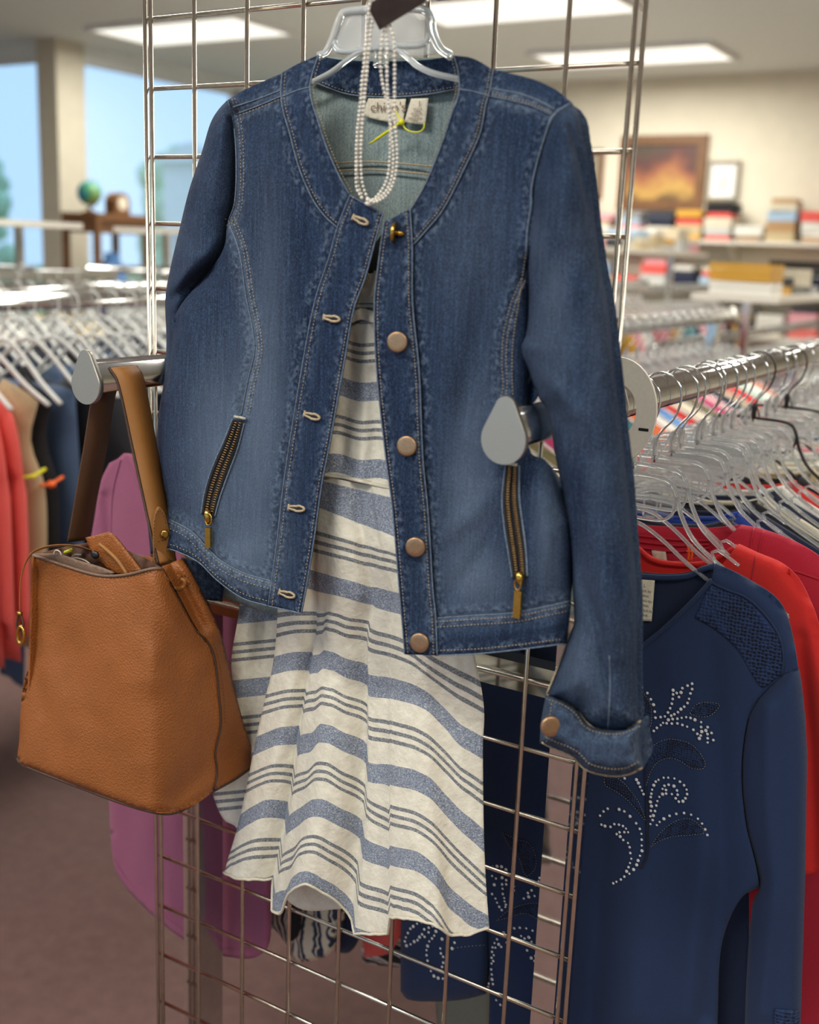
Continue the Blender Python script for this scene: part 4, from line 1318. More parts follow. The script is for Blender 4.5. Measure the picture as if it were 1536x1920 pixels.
def bag_front(px, py):
    # right of the fold the leather turns the corner and runs back towards the grid
    t = np.clip((py - 1080) / 440.0, 0, 1)
    edge = 285 + 25 * t + 20 * (1 - t)
    turn = np.clip((px - edge + 30), 0, None)
    Y = -.178 + .00083 * turn ** 2 / (turn + 40)
    Y = Y + .025 * (1 - t) ** 1.5
    return Y
BF = Relief(bag_front, noise=[(70, 110, .004, 3), (26, 40, .0006, 9)],
            strokes=[([(96, 1120, .3), (120, 1230, 1), (150, 1330, .5)], 34, -.005), ([(220, 1150, .4), (250, 1280, 1), (250, 1420, .6)], 60, .010),
                     ([(290, 1090, .6), (330, 1170, 1), (372, 1240, .6)], 24, .007), ([(330, 1500, 1), (380, 1440, .9), (400, 1400, .3)], 26, -.006),
                     ([(70, 1180, .5), (62, 1260, 1), (80, 1330, .5)], 18, -.004)],
            rolls=[([(57, 1040), (66, 1150), (60, 1232), (38, 1340), (33, 1422)], 22, .016), ([(42, 1434), (150, 1476), (272, 1519), (336, 1521), (401, 1482)], 14, .006)])
sheet('front_panel', bf, BF, M['tan'], bag, 6, .0022)
cord('bottom_piping', [(33, 1423), (42, 1434), (150, 1476), (240, 1509), (304, 1525), (336, 1521), (401, 1482)], BF, -.002, .0022, M['piping'], bag)
gs = [(304, 1066, 1), (324, 1054), (344, 1049), (352, 1062), (372, 1100), (398, 1152), (414, 1196), (430, 1262), (450, 1340), (473, 1420), (470, 1440, 1), (438, 1462), (401, 1482, 1), (407, 1450), (404, 1412), (414, 1360), (410, 1300), (403, 1240), (391, 1206), (370, 1184), (350, 1150), (332, 1116)]
seamb = densify([(306, 1068), (332, 1116), (350, 1150), (370, 1184), (391, 1206), (403, 1240), (410, 1300), (414, 1360), (404, 1412), (407, 1450), (401, 1482)], 10)
def gusset(px, py):
    d, _ = poly_dist(px, py, seamb)
    # start where the front panel ends, a little behind it, then run back
    i = np.clip(py, seamb[0, 1], seamb[-1, 1])
    sx = np.interp(i, seamb[:, 1], seamb[:, 0])
    y0 = BF(sx, i)
    return y0 + .003 + .0011 * d + .010 * np.exp(-((d - 16) / 14) ** 2) * np.clip((1300 - py) / 200, 0, 1)
GS = Relief(gusset, noise=[(30, 60, .002, 5)], strokes=[([(340, 1060, .6), (368, 1120, 1), (404, 1190, .8), (424, 1280, .3)], 14, .008)])
sheet('gusset', gs, GS, M['tan'], bag, 5, .0022)
cord('gusset_piping', [(370, 1184), (391, 1206), (403, 1240), (410, 1300), (414, 1360), (404, 1412), (407, 1450), (401, 1482)], BF, .0012, .0011, M['piping'], bag)
cord('bottom_piping', [(401, 1482), (438, 1462), (470, 1440)], GS, -.001, .002, M['piping'], bag)
stitches('stitching', [[(384, 1212), (394, 1246), (401, 1300), (405, 1360)]], BF, M['piping'], bag, off=.0006, shift=-18)
# far side of the bag, its bottom and lining
P = lambda px, py, y: at_y(px, py, y)
TLb = P(150, 1022, -.03); 
bm = Mesh()
fl, fr = P(36, 1428, -.172), P(304, 1520, -.172)
xl, xr_ = fl[0] + .004, fr[0] - .004
zb = fl[2] + .004
bm.box((xl, -.166, zb), (xr_, -.028, zb + .004))
bm.build('bottom', M['tan'], bag, False)
zt = P(57, 1040, -.15)[2] - .006
br = Mesh()
K = 12
xtl, xtr = xl * .9 + .006, P(338, 1062, -.05)[0]
for i in range(K + 1):
    a = i / K
    x = xl + (xr_ - xl) * a
    xt = xtl + (xtr - xtl) * a
    br.v += [(x, -.030 - .006 * math.sin(a * 3.14), zb), (xt, -.050 - .006 * math.sin(a * 3.14), zt)]
    br.v += [(x, -.027 - .006 * math.sin(a * 3.14), zb), (xt, -.047 - .006 * math.sin(a * 3.14), zt)]
for i in range(K):
    a = i * 4
    br.f += [(a, a + 4, a + 5, a + 1), (a + 2, a + 3, a + 7, a + 6), (a + 1, a + 5, a + 7, a + 3), (a, a + 2, a + 6, a + 4)]
br.f += [(0, 1, 3, 2), (K * 4, K * 4 + 2, K * 4 + 3, K * 4 + 1)]
br.build('back_panel', M['tan'], bag)
ls = Mesh()
ls.v = [(xl, -.166, zb), (xl, -.030, zb), (xl * .9 + .006, -.050, zt), tuple(P(60, 1044, -.152)), (xl + .003, -.166, zb), (xl + .003, -.030, zb), (xl * .9 + .009, -.050, zt), tuple(P(60, 1044, -.152) + np.array([.003, 0, 0]))]
ls.f = [(3, 2, 1, 0), (4, 5, 6, 7), (0, 1, 5, 4), (1, 2, 6, 5), (2, 3, 7, 6), (3, 0, 4, 7)]
ls.build('side_gusset', M['tan'], bag, False)
# mouth: rim band, inner lining, flap pocket
RIM = [(57, 1040), (90, 1050), (120, 1060), (165, 1074), (200, 1080), (240, 1077), (286, 1066), (304, 1066)]
cord('mouth_edge', RIM, BF, .0006, .0018, M['taupe'], bag)
sheet('lining', [(60, 1042, 1), (110, 1028), (170, 1018), (230, 1030), (280, 1052), (304, 1066, 1), (286, 1072), (200, 1084), (120, 1064)], Relief(lambda px, py: -.125 + 0 * px, noise=[(14, 14, .006, 4)]), M['lining'], bag, 5, .0016)
sheet('mouth_strip', [(60, 1038, 1), (110, 1040), (150, 1052), (190, 1064), (215, 1074, 1), (190, 1080), (150, 1072), (100, 1056)], Relief(lambda px, py: BF(px, py) + .004), M['taupe'], bag, 5, .0016)
sheet('inner_pocket', [(160, 1008, 1), (200, 998, 1), (212, 1004), (238, 1036), (264, 1070, 1), (240, 1078), (215, 1074), (178, 1046)], Relief(-.132), M['tan'], bag, 5, .003)
Mesh().tube(path3([(186, 1019), (204, 1034), (222, 1052), (238, 1076)], lambda px, py: np.full(np.shape(px), -.140), 0, 4), [.0016] + [.0024] * (len(densify([(186, 1019), (204, 1034), (222, 1052), (238, 1076)], 4)) - 1), 6).build('pocket_edge', M['strap'], bag)
rb = Mesh()
for k in range(2):
    rb.tube(path3([(100, 1044), (104, 1032), (112, 1034), (118, 1046), (128, 1050), (140, 1040), (152, 1040)] if k == 0 else [(126, 1050), (140, 1046), (158, 1050), (170, 1058)], lambda px, py: np.full(np.shape(px), -.135), 0, 4), .0008, 5)
rb.build('tag_string', M['cream'], bag)
Mesh().tube(path3([(122, 1036), (134, 1031)], lambda px, py: np.full(np.shape(px), -.138), 0, 4), .0022, 6).build('tag_barb', M['yellow'], bag)
Mesh().ball(at_y(178, 1040, -.14), .005, 8, 6, (1.4, .6, 1)).build('magnet_clasp', M['blackpl'], bag)

def ribbon(name, L, R, ys, mat, parent, thick=.0022, seg=10):
    """strap between two edges given in pixels; ys = (front edge y, back edge y) per point"""
    k = len(L)
    A = np.array([at_y(p[0], p[1], y[0]) for p, y in zip(L, ys)]); Bq = np.array([at_y(p[0], p[1], y[1]) for p, y in zip(R, ys)])
    t = np.linspace(0, k - 1, seg * (k - 1) + 1)
    def cr(Pp):
        idx = np.arange(k)
        return np.stack([interp_smooth(t, idx, Pp[:, i]) for i in range(3)], 1)
    A, Bq = cr(A), cr(Bq)
    n = len(A)
    T = np.gradient((A + Bq) / 2, axis=0); Wd = Bq - A
    nn = np.cross(T, Wd); nn /= np.linalg.norm(nn, axis=1)[:, None]
    v = np.vstack([A + nn * thick / 2, Bq + nn * thick / 2, A - nn * thick / 2, Bq - nn * thick / 2])
    f = []
    for i in range(n - 1):
        f += [(i, i + 1, n + i + 1, n + i), (2*n + i, 3*n + i, 3*n + i + 1, 2*n + i + 1), (i, 2*n + i, 2*n + i + 1, i + 1), (n + i, n + i + 1, 3*n + i + 1, 3*n + i)]
    f += [(0, n, 3*n, 2*n), (n-1, 3*n-1, 4*n-1, 2*n-1)]
    return mesh_obj(name, v, f, mat, parent, True), A, Bq, nn
s1, A, Bq, nn = ribbon('strap', [(205, 690), (222, 722), (246, 830), (270, 940), (283, 1000), (297, 1058)], [(256, 686), (270, 716), (292, 830), (312, 940), (322, 1000), (329, 1052)],
                       [(-.108, -.074)] * 3 + [(-.112, -.080), (-.116, -.086), (-.118, -.090)], M['strap'], bag)
Mesh().tube(A, .0016, 6).build('strap_edge', M['piping'], bag)
Mesh().tube(Bq, .0012, 6).build('strap_edge', M['piping'], bag)
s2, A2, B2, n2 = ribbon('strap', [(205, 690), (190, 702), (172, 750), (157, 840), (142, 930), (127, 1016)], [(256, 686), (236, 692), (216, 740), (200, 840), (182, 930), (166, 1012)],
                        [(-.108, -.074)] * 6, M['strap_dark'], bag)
tabo = sheet('strap_tab', [(288, 1062, 1), (286, 1000), (287, 975), (296, 950), (306, 958), (314, 985), (322, 1020), (329, 1050, 1), (310, 1060)], Relief(lambda px, py: -.118 + .0011 * (px - 290) * .6, noise=[]), M['strap'], bag, 4, .002)
stitches('stitching', [[(296, 1016), (318, 1010)], [(290, 1056), (289, 1000), (290, 975), (297, 957), (306, 964), (312, 985), (320, 1018)]], lambda px, py: -.118 + .0011 * (px - 290) * .6, M['piping'], bag, off=.001)
c = at_y(309, 1001, -.109)
Mesh().disc(c, (.75, -.6, 0), .0050, .0024, 16, .0006).build('rivet', M['brass'], tabo)
c = at_y(145, 986, -.092)
Mesh().disc(c, (.75, -.6, 0), .0036, .002, 14, .0004).build('rivet', M['brass'], s2)
RG = lambda px, py: np.full(np.shape(px), -.108)
Mesh().tube(path3([(287, 1064), (290, 1050), (300, 1046), (302, 1060), (294, 1076)], RG, 0, 3), .0016, 6).build('strap_ring', M['brass'], bag)
Mesh().tube(path3([(324, 1102), (336, 1104), (346, 1098), (346, 1088), (340, 1086)], lambda px, py: GS(px, py) - .004, 0, 3), .0022, 6).build('drawcord', M['strap'], bag)
stitches('stitching', [[(334, 1086), (342, 1080), (352, 1082), (356, 1092), (350, 1100), (342, 1100)]], GS, M['piping'], bag, off=.0006)
stitches('stitching', [[(204, 1084), (240, 1081), (286, 1071)]], BF, M['piping'], bag, off=.0012)
# closing strap over the mouth with a gold clip
CLY = lambda px, py: -.165 + .03 * np.clip((np.asarray(px) - 70) / 100, 0, 1)
clp = densify([(182, 1040), (165, 1030), (130, 1022), (90, 1024), (62, 1034), (48, 1052), (39, 1080), (36, 1110), (36, 1146)], 4)
q = at_y(clp[:, 0], clp[:, 1], CLY(clp[:, 0], clp[:, 1]))
rbn = Mesh()
for i, p in enumerate(q):
    w = np.array([.0062, -.0050, .003])
    rbn.v += [tuple(p - w), tuple(p + w), tuple(p - w + np.array([.0006, .0012, -.0012])), tuple(p + w + np.array([.0006, .0012, -.0012]))]
for i in range(len(q) - 1):
    a = i * 4; b = a + 4
    rbn.f += [(a, a + 1, b + 1, b), (a + 2, b + 2, b + 3, a + 3), (a, b, b + 2, a + 2), (a + 1, a + 3, b + 3, b + 1)]
rbn.f += [(0, 2, 3, 1), (len(q) * 4 - 4, len(q) * 4 - 3, len(q) * 4 - 1, len(q) * 4 - 2)]
clo = rbn.build('closing_strap', M['strap'], bag)
CY = lambda px, py: np.full(np.shape(px), -.166)
Mesh().tube(path3([(36, 1146), (33, 1160), (32, 1176), (38, 1182), (44, 1172), (41, 1158), (37, 1146)], CY, 0, 3), .0014, 6).build('strap_end', M['strap_dark'], clo)
Mesh().tube(path3([(33, 1150), (40, 1150)], CY, .001, 3), .0026, 6).build('clip_bead', M['brass'], clo)
e = [(39 + 6.5 * math.cos(k * .3927), 1191 + 16 * math.sin(k * .3927)) for k in range(16)]
Mesh().tube(path3(e, CY, .002, dense=True), .0021, 8, closed=True).build('gold_clip', M['brass'], clo)

# ------------------------------------------------------------------ hangers and garments that repeat
def solid_cloth(outline, yf, yb, step=.02, corner=True):
    """closed cloth from an outline in (x, z) metres"""
    B = densify([(x * 1000, z * 1000) + ((c,) if corner else ()) for x, z, c in [(p + (0,))[:3] for p in outline]], step * 1000, True) / 1000
    x0, z0 = B.min(0); x1, z1 = B.max(0)
    gx, gz = np.meshgrid(np.arange(x0, x1, step), np.arange(z0, z1, step * 1.3))
    gx = gx.ravel(); gz = gz.ravel()
    ok = inside(gx, gz, B); gx, gz = gx[ok], gz[ok]
    d, _ = poly_dist(gx, gz, B, closed=True)
    gx, gz = gx[d > step * .6], gz[d > step * .6]
    pts = [Vector((float(a), float(b))) for a, b in B] + [Vector((float(a), float(b))) for a, b in zip(gx, gz)]
    nb = len(B)
    V2, _, F2, _, _, _ = delaunay_2d_cdt(pts, [(i, (i + 1) % nb) for i in range(nb)], [], 1, 1e-6)
    q = np.array([(v.x, v.y) for v in V2])
    Fc = [tuple(f) for f in F2]
    Fc = [f if np.cross(q[f[1]] - q[f[0]], q[f[2]] - q[f[0]]) > 0 else f[::-1] for f in Fc]
    dd, _ = poly_dist(q[:, 0], q[:, 1], B, closed=True)
    a = np.stack([q[:, 0], yf(q[:, 0], q[:, 1], dd), q[:, 1]], 1); b = np.stack([q[:, 0], yb(q[:, 0], q[:, 1], dd), q[:, 1]], 1)
    n = len(q)
    E = set((f[i], f[(i + 1) % 3]) for f in Fc for i in range(3))
    faces = Fc + [tuple(i + n for i in f[::-1]) for f in Fc]
    faces += [(v, u, u + n, v + n) for u, v in E if (v, u) not in E]
    return np.vstack([a, b]), faces

def copy_tree(root, loc, rz=0.0):
    r = root.copy(); COL.objects.link(r)
    r.location = loc; r.rotation_euler = (0, 0, rz)
    for ch in root.children:
        c = ch.copy(); COL.objects.link(c); c.parent = r
        c.matrix_parent_inverse = ch.matrix_parent_inverse.copy()
    return r

def set_mat(o, mat):
    if o.material_slots:
        o.material_slots[0].link = 'OBJECT'
        o.material_slots[0].material = mat

def sm(pts, n=5):
    """smooth curve through (x, z) points, as (x, 0, z)"""
    p = densify([(x * 1000, z * 1000) for x, z in pts], n) / 1000
    return np.stack([p[:, 0], p[:, 0] * 0, p[:, 1]], 1)
HOOK = [(0, -.085), (0, -.060), (.006, -.046), (.019, -.030), (.0255, -.010), (.0235, .008), (.012, .020), (-.002, .0232), (-.015, .017), (-.021, .004), (-.022, -.006)]
def hanger_parts(root, body, hook, fine=True):
    if fine:
        f = Mesh()
        side = [(0, -.078), (.046, -.079), (.060, -.083), (.067, -.094), (.074, -.116), (.090, -.142), (.118, -.164), (.155, -.186), (.198, -.209)]
        low = [(0, -.126), (.048, -.127), (.060, -.123), (.067, -.112), (.068, -.098)]
        arm = [(0, -.130), (.028, -.133), (.056, -.148), (.092, -.174), (.140, -.199), (.195, -.219), (.198, -.209)]
        for s in (1, -1):
            for ln, r in ((side, .0026), (low, .0019), (arm, .0023)):
                f.tube(sm([(s * x, z) for x, z in ln], 7), r, 6)
            f.tube(sm([(s * .117, -.164), (s * .112, -.153), (s * .118, -.150), (s * .142, -.163)], 5), .0019, 6)
            f.tube(sm([(s * .010, -.078), (s * .004, -.060)], 5), .0012, 5)
        for x in (-.008, .008):
            f.tube(sm([(x, -.130), (x, -.152)], 6), .0013, 5)
        f.tube(sm([(-.008, -.152), (.008, -.152)], 6), .0013, 5)
        f.tube(sm([(0, -.080), (0, -.055)], 6), .0042, 6)
        f.build('frame', body, root)
        w = Mesh()
        ring = [(-.06, -.084), (.06, -.084), (.066, -.10), (.066, -.122), (-.066, -.122), (-.066, -.10)]
        w.prism([(x, z) for x, z in ring], (0, -.0004, 0), (0, .0004, 0), (1, 0, 0), (0, 0, 1))
        w.build('web', M['web_thin'], root, False)
    else:
        f = Mesh()
        for s in (1, -1):
            f.tube(sm([(0, -.085), (s * .03, -.092), (s * .08, -.125), (s * .14, -.175), (s * .205, -.215)], 22), [.006] * 1 + [.0055] * (len(sm([(0, -.085), (s * .03, -.092), (s * .08, -.125), (s * .14, -.175), (s * .205, -.215)], 22)) - 1), 6)
        f.build('body', body, root)
    Mesh().tube(sm(HOOK, 5), .0014, 6).build('hook', hook, root)

# ------------------------------------------------------------------ garments on the right rail
NAVY = cloth('navy_knit', (25, 45, 80), .10, 1400, .25)
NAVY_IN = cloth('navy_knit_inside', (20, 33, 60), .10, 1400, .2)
def lace_mat(name, c, dark, sc):
    mt, nt, bs = new_mat(name)
    v = coords(nt, (1, 1, 1))
    vo = nt.nodes.new('ShaderNodeTexVoronoi'); vo.inputs['Scale'].default_value = sc
    vo.inputs['Randomness'].default_value = .35
    nt.links.new(v, vo.inputs['Vector'])
    k = ramp(nt, vo.outputs['Distance'], [(.22, lin(dark)), (.46, lin(c))])
    nt.links.new(k, bs.inputs['Base Color'])
    bs.inputs['Roughness'].default_value = .9
    bump(nt, bs, vo.outputs['Distance'], .9, .004)
    return mt
LACE = lace_mat('navy_open_lace', (32, 54, 94), (9, 14, 28), 250)
LEAF = lace_mat('navy_net_leaf', (30, 50, 86), (8, 11, 22), 360)
SY = .150
sw = thing('navy_sweater', 'navy sweater with lace shoulders and rhinestone vines, first garment on the right rail', 'sweater', (.556, SY, 1.2))
SWF = [([(1330, 1180, .3), (1350, 1400, .5), (1355, 1650, .8), (1330, 1900, 1)], 26, -.010), ([(1300, 1350, .2), (1320, 1600, 1), (1290, 1900, 1)], 30, .008),
       ([(1130, 1500, .3), (1120, 1700, 1), (1115, 1900, 1)], 26, -.008), ([(1200, 1650, .3), (1190, 1900, 1)], 30, .006), ([(990, 1300, .3), (985, 1600, 1), (980, 1900, 1)], 30, .006)]
swb = [(1335, 1086, 1), (1312, 1112), (1272, 1152), (1234, 1186), (1190, 1218), (1110, 1246), (1020, 1246), (960, 1216), (905, 1150, 1), (850, 1160), (800, 1230), (830, 1330), (868, 1450), (896, 1560), (912, 1700), (918, 1860), (912, 2010, 1),
       (1340, 2030, 1), (1345, 1920), (1350, 1790), (1366, 1728), (1394, 1680), (1424, 1664, 1), (1416, 1620), (1398, 1545), (1390, 1452), (1399, 1361), (1418, 1315), (1468, 1268, 1), (1497, 1256, 1), (1488, 1200), (1472, 1145), (1451, 1117), (1413, 1092), (1372, 1070), (1341, 1057, 1)]
SWR = Relief(lambda px, py: SY - .014 - .010 * np.clip((py - 1100) / 500, 0, 1), noise=[(60, 160, .004, 3), (24, 60, .0008, 4)], strokes=SWF,
             rolls=[([(1335, 1057), (1413, 1092), (1472, 1145), (1490, 1210)], 22, .012), ([(1424, 1664), (1366, 1728), (1345, 1920)], 22, .014)])
sheet('front', swb, SWR, NAVY, sw, 7, .002)
swk = [(1341, 1056, 1), (1316, 1062), (1291, 1073), (1247, 1076), (1194, 1073), (1100, 1074), (1000, 1060), (905, 1050, 1), (800, 1200), (860, 1450), (910, 1700), (920, 2000, 1), (1402, 2020, 1), (1404, 1700), (1400, 1560), (1395, 1400), (1440, 1250), (1455, 1160), (1400, 1090)]
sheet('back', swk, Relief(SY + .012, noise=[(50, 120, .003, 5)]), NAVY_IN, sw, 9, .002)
SB = lambda px, py: np.full(np.shape(px), SY + .0105)
cord('neck_rib', [(1340, 1062), (1316, 1068), (1291, 1080), (1247, 1083), (1194, 1080), (1100, 1081), (1000, 1068)], SB, .001, .0034, NAVY, sw)
cord('neck_rib', [(1335, 1088), (1312, 1114), (1272, 1154), (1234, 1188), (1190, 1220), (1110, 1248), (1020, 1248), (960, 1218)], SWR, .0006, .0030, NAVY, sw)
sheet('lace_yoke', [(1331, 1096, 1), (1363, 1110), (1395, 1123), (1427, 1151), (1457, 1191), (1467, 1232), (1464, 1264, 1), (1431, 1289), (1413, 1268), (1386, 1222), (1349, 1186), (1303, 1158, 1)], lambda px, py: SWR(px, py) - .0012, LACE, sw, 5, .0012)
cord('yoke_seam', [(1333, 1092), (1363, 1106), (1397, 1119), (1430, 1147), (1460, 1190), (1470, 1234), (1466, 1266)], SWR, .0012, .0012, NAVY, sw)
ssl = [(1468, 1264, 1), (1484, 1256), (1498, 1255, 1), (1505, 1300), (1512, 1380), (1513, 1452), (1510, 1636), (1506, 1773), (1501, 1930), (1500, 2010, 1), (1398, 2010, 1), (1397, 1920), (1402, 1800), (1412, 1690), (1424, 1664), (1416, 1620), (1398, 1545), (1390, 1452), (1399, 1361), (1418, 1315)]
SSL = pillow(SY - .012, .022, 45, ssl, lambda px, py: .006 * np.exp(-(poly_dist(px, py, [(1440, 1330), (1440, 1500), (1450, 1700), (1430, 1900)])[0] / 16) ** 2) - .006 * np.exp(-(poly_dist(px, py, [(1424, 1655), (1400, 1690), (1398, 1760)])[0] / 14) ** 2))
sheet('sleeve', ssl, SSL, NAVY, sw, 7, back=pillow_back(SY - .012, .007, 45))
cord('armhole_seam', [(1468, 1265), (1440, 1290), (1418, 1316), (1399, 1362), (1390, 1452), (1398, 1545), (1416, 1620), (1424, 1658)], SSL, .0008, .0009, NAVY_IN, sw)
sheet('cuff_lace', [(1452, 1892, 1), (1498, 1896, 1), (1500, 1935, 1), (1450, 1935, 1)], lambda px, py: SSL(px, py) - .002, LACE, sw, 5, .0012)
sl2 = [(830, 1330, 1), (868, 1450), (896, 1560), (912, 1700), (914, 1780), (911, 1864, 1), (870, 1874), (815, 1878), (765, 1874), (751, 1858, 1), (752, 1724), (760, 1560), (770, 1420), (790, 1340)]
SL2 = pillow(SY - .020, .020, 45, sl2, lambda px, py: .0015 * vnoise(px / 30, py / 40, 5))
sheet('sleeve', sl2, SL2, NAVY, sw, 7, back=pillow_back(SY - .020, .014, 45))
stitches('stitching', [[(850, 1778), (880, 1774), (912, 1772)]], SL2, M['thread_pale'], sw, 3, 4)
# stems and leaves
VINE = cloth('navy_embroidery', (16, 24, 46), .2, 900, .5)
def zc(pts): return [(1150 + a * .2604, 1200 + b * .2604) for a, b in pts]
cord('embroidered_stem', zc([(250, 640), (240, 800), (236, 1000), (244, 1200), (246, 1400), (240, 1560), (200, 1640)]), SWR, .0006, .0018, VINE, sw)
leaf_list = [[(250, 660), (275, 600), (270, 470), (232, 400), (185, 362), (150, 380), (200, 500), (225, 580)],
             [(235, 1060), (232, 860), (280, 770), (380, 716), (480, 722), (560, 750), (630, 820), (664, 896), (640, 928), (560, 920), (480, 870), (400, 850), (320, 880), (270, 950)],
             [(553, 532), (580, 480), (640, 450), (765, 464), (740, 510), (690, 548), (620, 552)],
             [(270, 1490), (330, 1400), (420, 1320), (510, 1286), (590, 1306), (655, 1386), (560, 1404), (430, 1416), (330, 1450)],
             [(-60, 960), (40, 1000), (120, 1080), (190, 1180), (232, 1300), (180, 1240), (100, 1150), (20, 1090), (-60, 1040)]]
lower = lambda pts: [(640 + a * .3125, 1480 + b * .3125) for a, b in pts]
leaf2 = [[(968, 260), (1000, 330), (1060, 400), (1110, 520), (1165, 470), (1160, 380), (1120, 320), (1050, 300)],
         [(930, 790), (1000, 730), (1100, 690), (1190, 690), (1200, 780), (1100, 745), (1000, 770)]]
for lf in [zc(l) for l in leaf_list] + [lower(l) for l in leaf2]:
    lfo = sheet('net_leaf', [(x, y, 1) if i == 0 else (x, y) for i, (x, y) in enumerate(lf)], lambda px, py: SWR(px, py) - .0010, LEAF, sw, 5, .0006)
    stitches('leaf_outline', [lf + [lf[0]]], SWR, M['thread_pale'], lfo, 3.2, 2.0, .0018, .00035)
RS = [(207, 343), (246, 382), (271, 427), (290, 466), (299, 516), (304, 560), (341, 555), (372, 551), (394, 522), (410, 492), (422, 459), (428, 425), (431, 392), (431, 362), (457, 382), (473, 411), (488, 378), (498, 347), (535, 329), (568, 315), (568, 354), (556, 385), (546, 424), (535, 454), (511, 481), (487, 498), (466, 520), (440, 535), (418, 545), (397, 575), (428, 570), (462, 567), (493, 561), (525, 556), (557, 562), (588, 575),
      (633, 592), (633, 627), (637, 660), (630, 688), (680, 628), (667, 652), (679, 678), (708, 670), (680, 708), (721, 721), (680, 738), (620, 710), (606, 676), (577, 647), (532, 624), (498, 612), (462, 601), (422, 602), (385, 600), (359, 597), (342, 613), (314, 633), (292, 655),
      (82, 996), (167, 1006), (181, 1030), (193, 1058), (206, 1084), (218, 1110), (292, 1046), (306, 1020), (326, 1007), (363, 992), (396, 991), (441, 997), (480, 1020), (510, 1046), (529, 1078), (532, 1110), (520, 1140), (502, 1161), (472, 1164), (450, 1140), (464, 1114), (459, 1084), (437, 1052), (399, 1042), (369, 1050), (355, 1072), (380, 1080), (381, 1106), (355, 1110), (332, 1130), (318, 1160), (310, 1192), (301, 1232), (289, 1264), (284, 1297), (268, 1326), (268, 1270), (271, 1230), (275, 1196), (268, 1166), (270, 1131), (274, 1107), (280, 1078), (422, 1110),
      (314, 1333), (334, 1310), (365, 1288), (406, 1266), (454, 1252), (510, 1246), (561, 1258), (610, 1287), (640, 1322), (663, 1364), (678, 1404),
      (42, 1220), (80, 1234), (121, 1270), (165, 1320), (191, 1360), (203, 1396), (205, 1438), (205, 1480), (207, 1518), (193, 1554), (179, 1588), (169, 1619), (147, 1653), (116, 1683), (96, 1666), (80, 1704), (55, 1725), (23, 1741), (0, 1752), (110, 1636), (121, 1606), (130, 1575), (123, 1534), (118, 1492), (106, 1462), (72, 1440), (50, 1416), (25, 1398), (45, 1385), (80, 1384), (107, 1384), (92, 1358), (70, 1340), (41, 1330), (8, 1326), (-40, 1215), (-70, 1235), (-95, 1265), (-85, 1330), (-60, 1340), (-20, 1345)]
RS2 = [(908, 466), (935, 462), (962, 464), (988, 482), (905, 520), (928, 535), (965, 530), (990, 545), (990, 570), (965, 570), (918, 572), (968, 596), (970, 628), (905, 628), (925, 655), (978, 652), (980, 672), (935, 680), (988, 692), (948, 705), (963, 724), (985, 706), (1036, 582), (1036, 606), (1190, 532), (1185, 552), (1195, 568), (1210, 555), (1165, 575), (1142, 606), (1120, 622), (1095, 655), (1125, 645), (1160, 640), (1197, 650),
       (1038, 834), (1072, 830), (1110, 834), (1148, 848), (1180, 872), (1080, 880), (1100, 895), (1126, 888), (1142, 914), (1130, 935), (1155, 942), (1115, 966), (1165, 1000), (1160, 1030), (1183, 1052), (1140, 1012), (935, 900), (920, 922), (908, 948), (905, 975), (902, 1010), (902, 1045), (900, 1080), (903, 1110), (905, 1140), (910, 1168), (885, 1165), (880, 1190), (925, 950), (945, 930), (930, 1265), (955, 1293), (975, 862), (992, 920), (960, 945), (915, 995), (912, 1030)]
RS3 = [(382, 912), (392, 938), (388, 888), (400, 862), (415, 836), (455, 806), (482, 798), (512, 794), (432, 822), (416, 930), (438, 914), (458, 905), (470, 886), (485, 870), (500, 885), (524, 858), (498, 840), (525, 830), (548, 820), (568, 852), (545, 895), (558, 878), (528, 912), (518, 940), (512, 965), (512, 995), (518, 1028), (538, 1090), (556, 1120), (582, 1132), (610, 1136), (605, 898), (595, 955), (598, 985), (612, 1005), (612, 1040), (605, 1065), (665, 955), (680, 920), (520, 1050)]
def gems(name, pts, conv, dep, r0):
    big = 0
    for k, (x, y) in enumerate(conv(pts)):
        r = r0 * random.choice([.85, 1, 1, 1.25])
        c = at_y(x, y, float(dep(np.array([x]), np.array([y]))[0]) - .0015)
        g = Mesh(); n = 6
        v = [c + np.array([r * math.cos(2 * math.pi * j / n), 0, r * math.sin(2 * math.pi * j / n)]) for j in range(n)]
        v += [c + np.array([.55 * r * math.cos(2 * math.pi * j / n), -.6 * r, .55 * r * math.sin(2 * math.pi * j / n)]) for j in range(n)]
        g.add(v, [tuple(range(n, 2 * n))[::-1], tuple(range(n))] + [(j, n + j, n + (j + 1) % n, (j + 1) % n) for j in range(n)])
        yield g
allg = Mesh()
for pts, cv, dp, r in ((RS, zc, SWR, .00175), (RS2, lower, SWR, .0019), (RS3, lower, SL2, .0020)):
    for g in gems('g', pts, cv, dp, r):
        allg.add(g.v, g.f)
og = allg.build('rhinestones', M['stone'], sw, False)
og['kind'] = 'stuff'
clo_ = sheet('care_label', [(1192, 1086, 1), (1228, 1088, 1), (1222, 1165, 1), (1192, 1164, 1)], lambda px, py: np.full(np.shape(px), SY + .0085), M['cream'], sw, 6, .0006)
M['grey_ink'] = plain('grey_ink', (150, 146, 140), .8)
for k, s in enumerate(("L", "MADE IN", "CHINA", "HECHO EN", "CHINA", "FABRIQUE EN", "CHINE")):
    text_mesh('label_print', s, .0052 if k == 0 else .0038, at_y(1209 - k * .6, 1101 + k * 9.0, SY + .0078), EX, EZ, M['grey_ink'], clo_, 'CENTER')

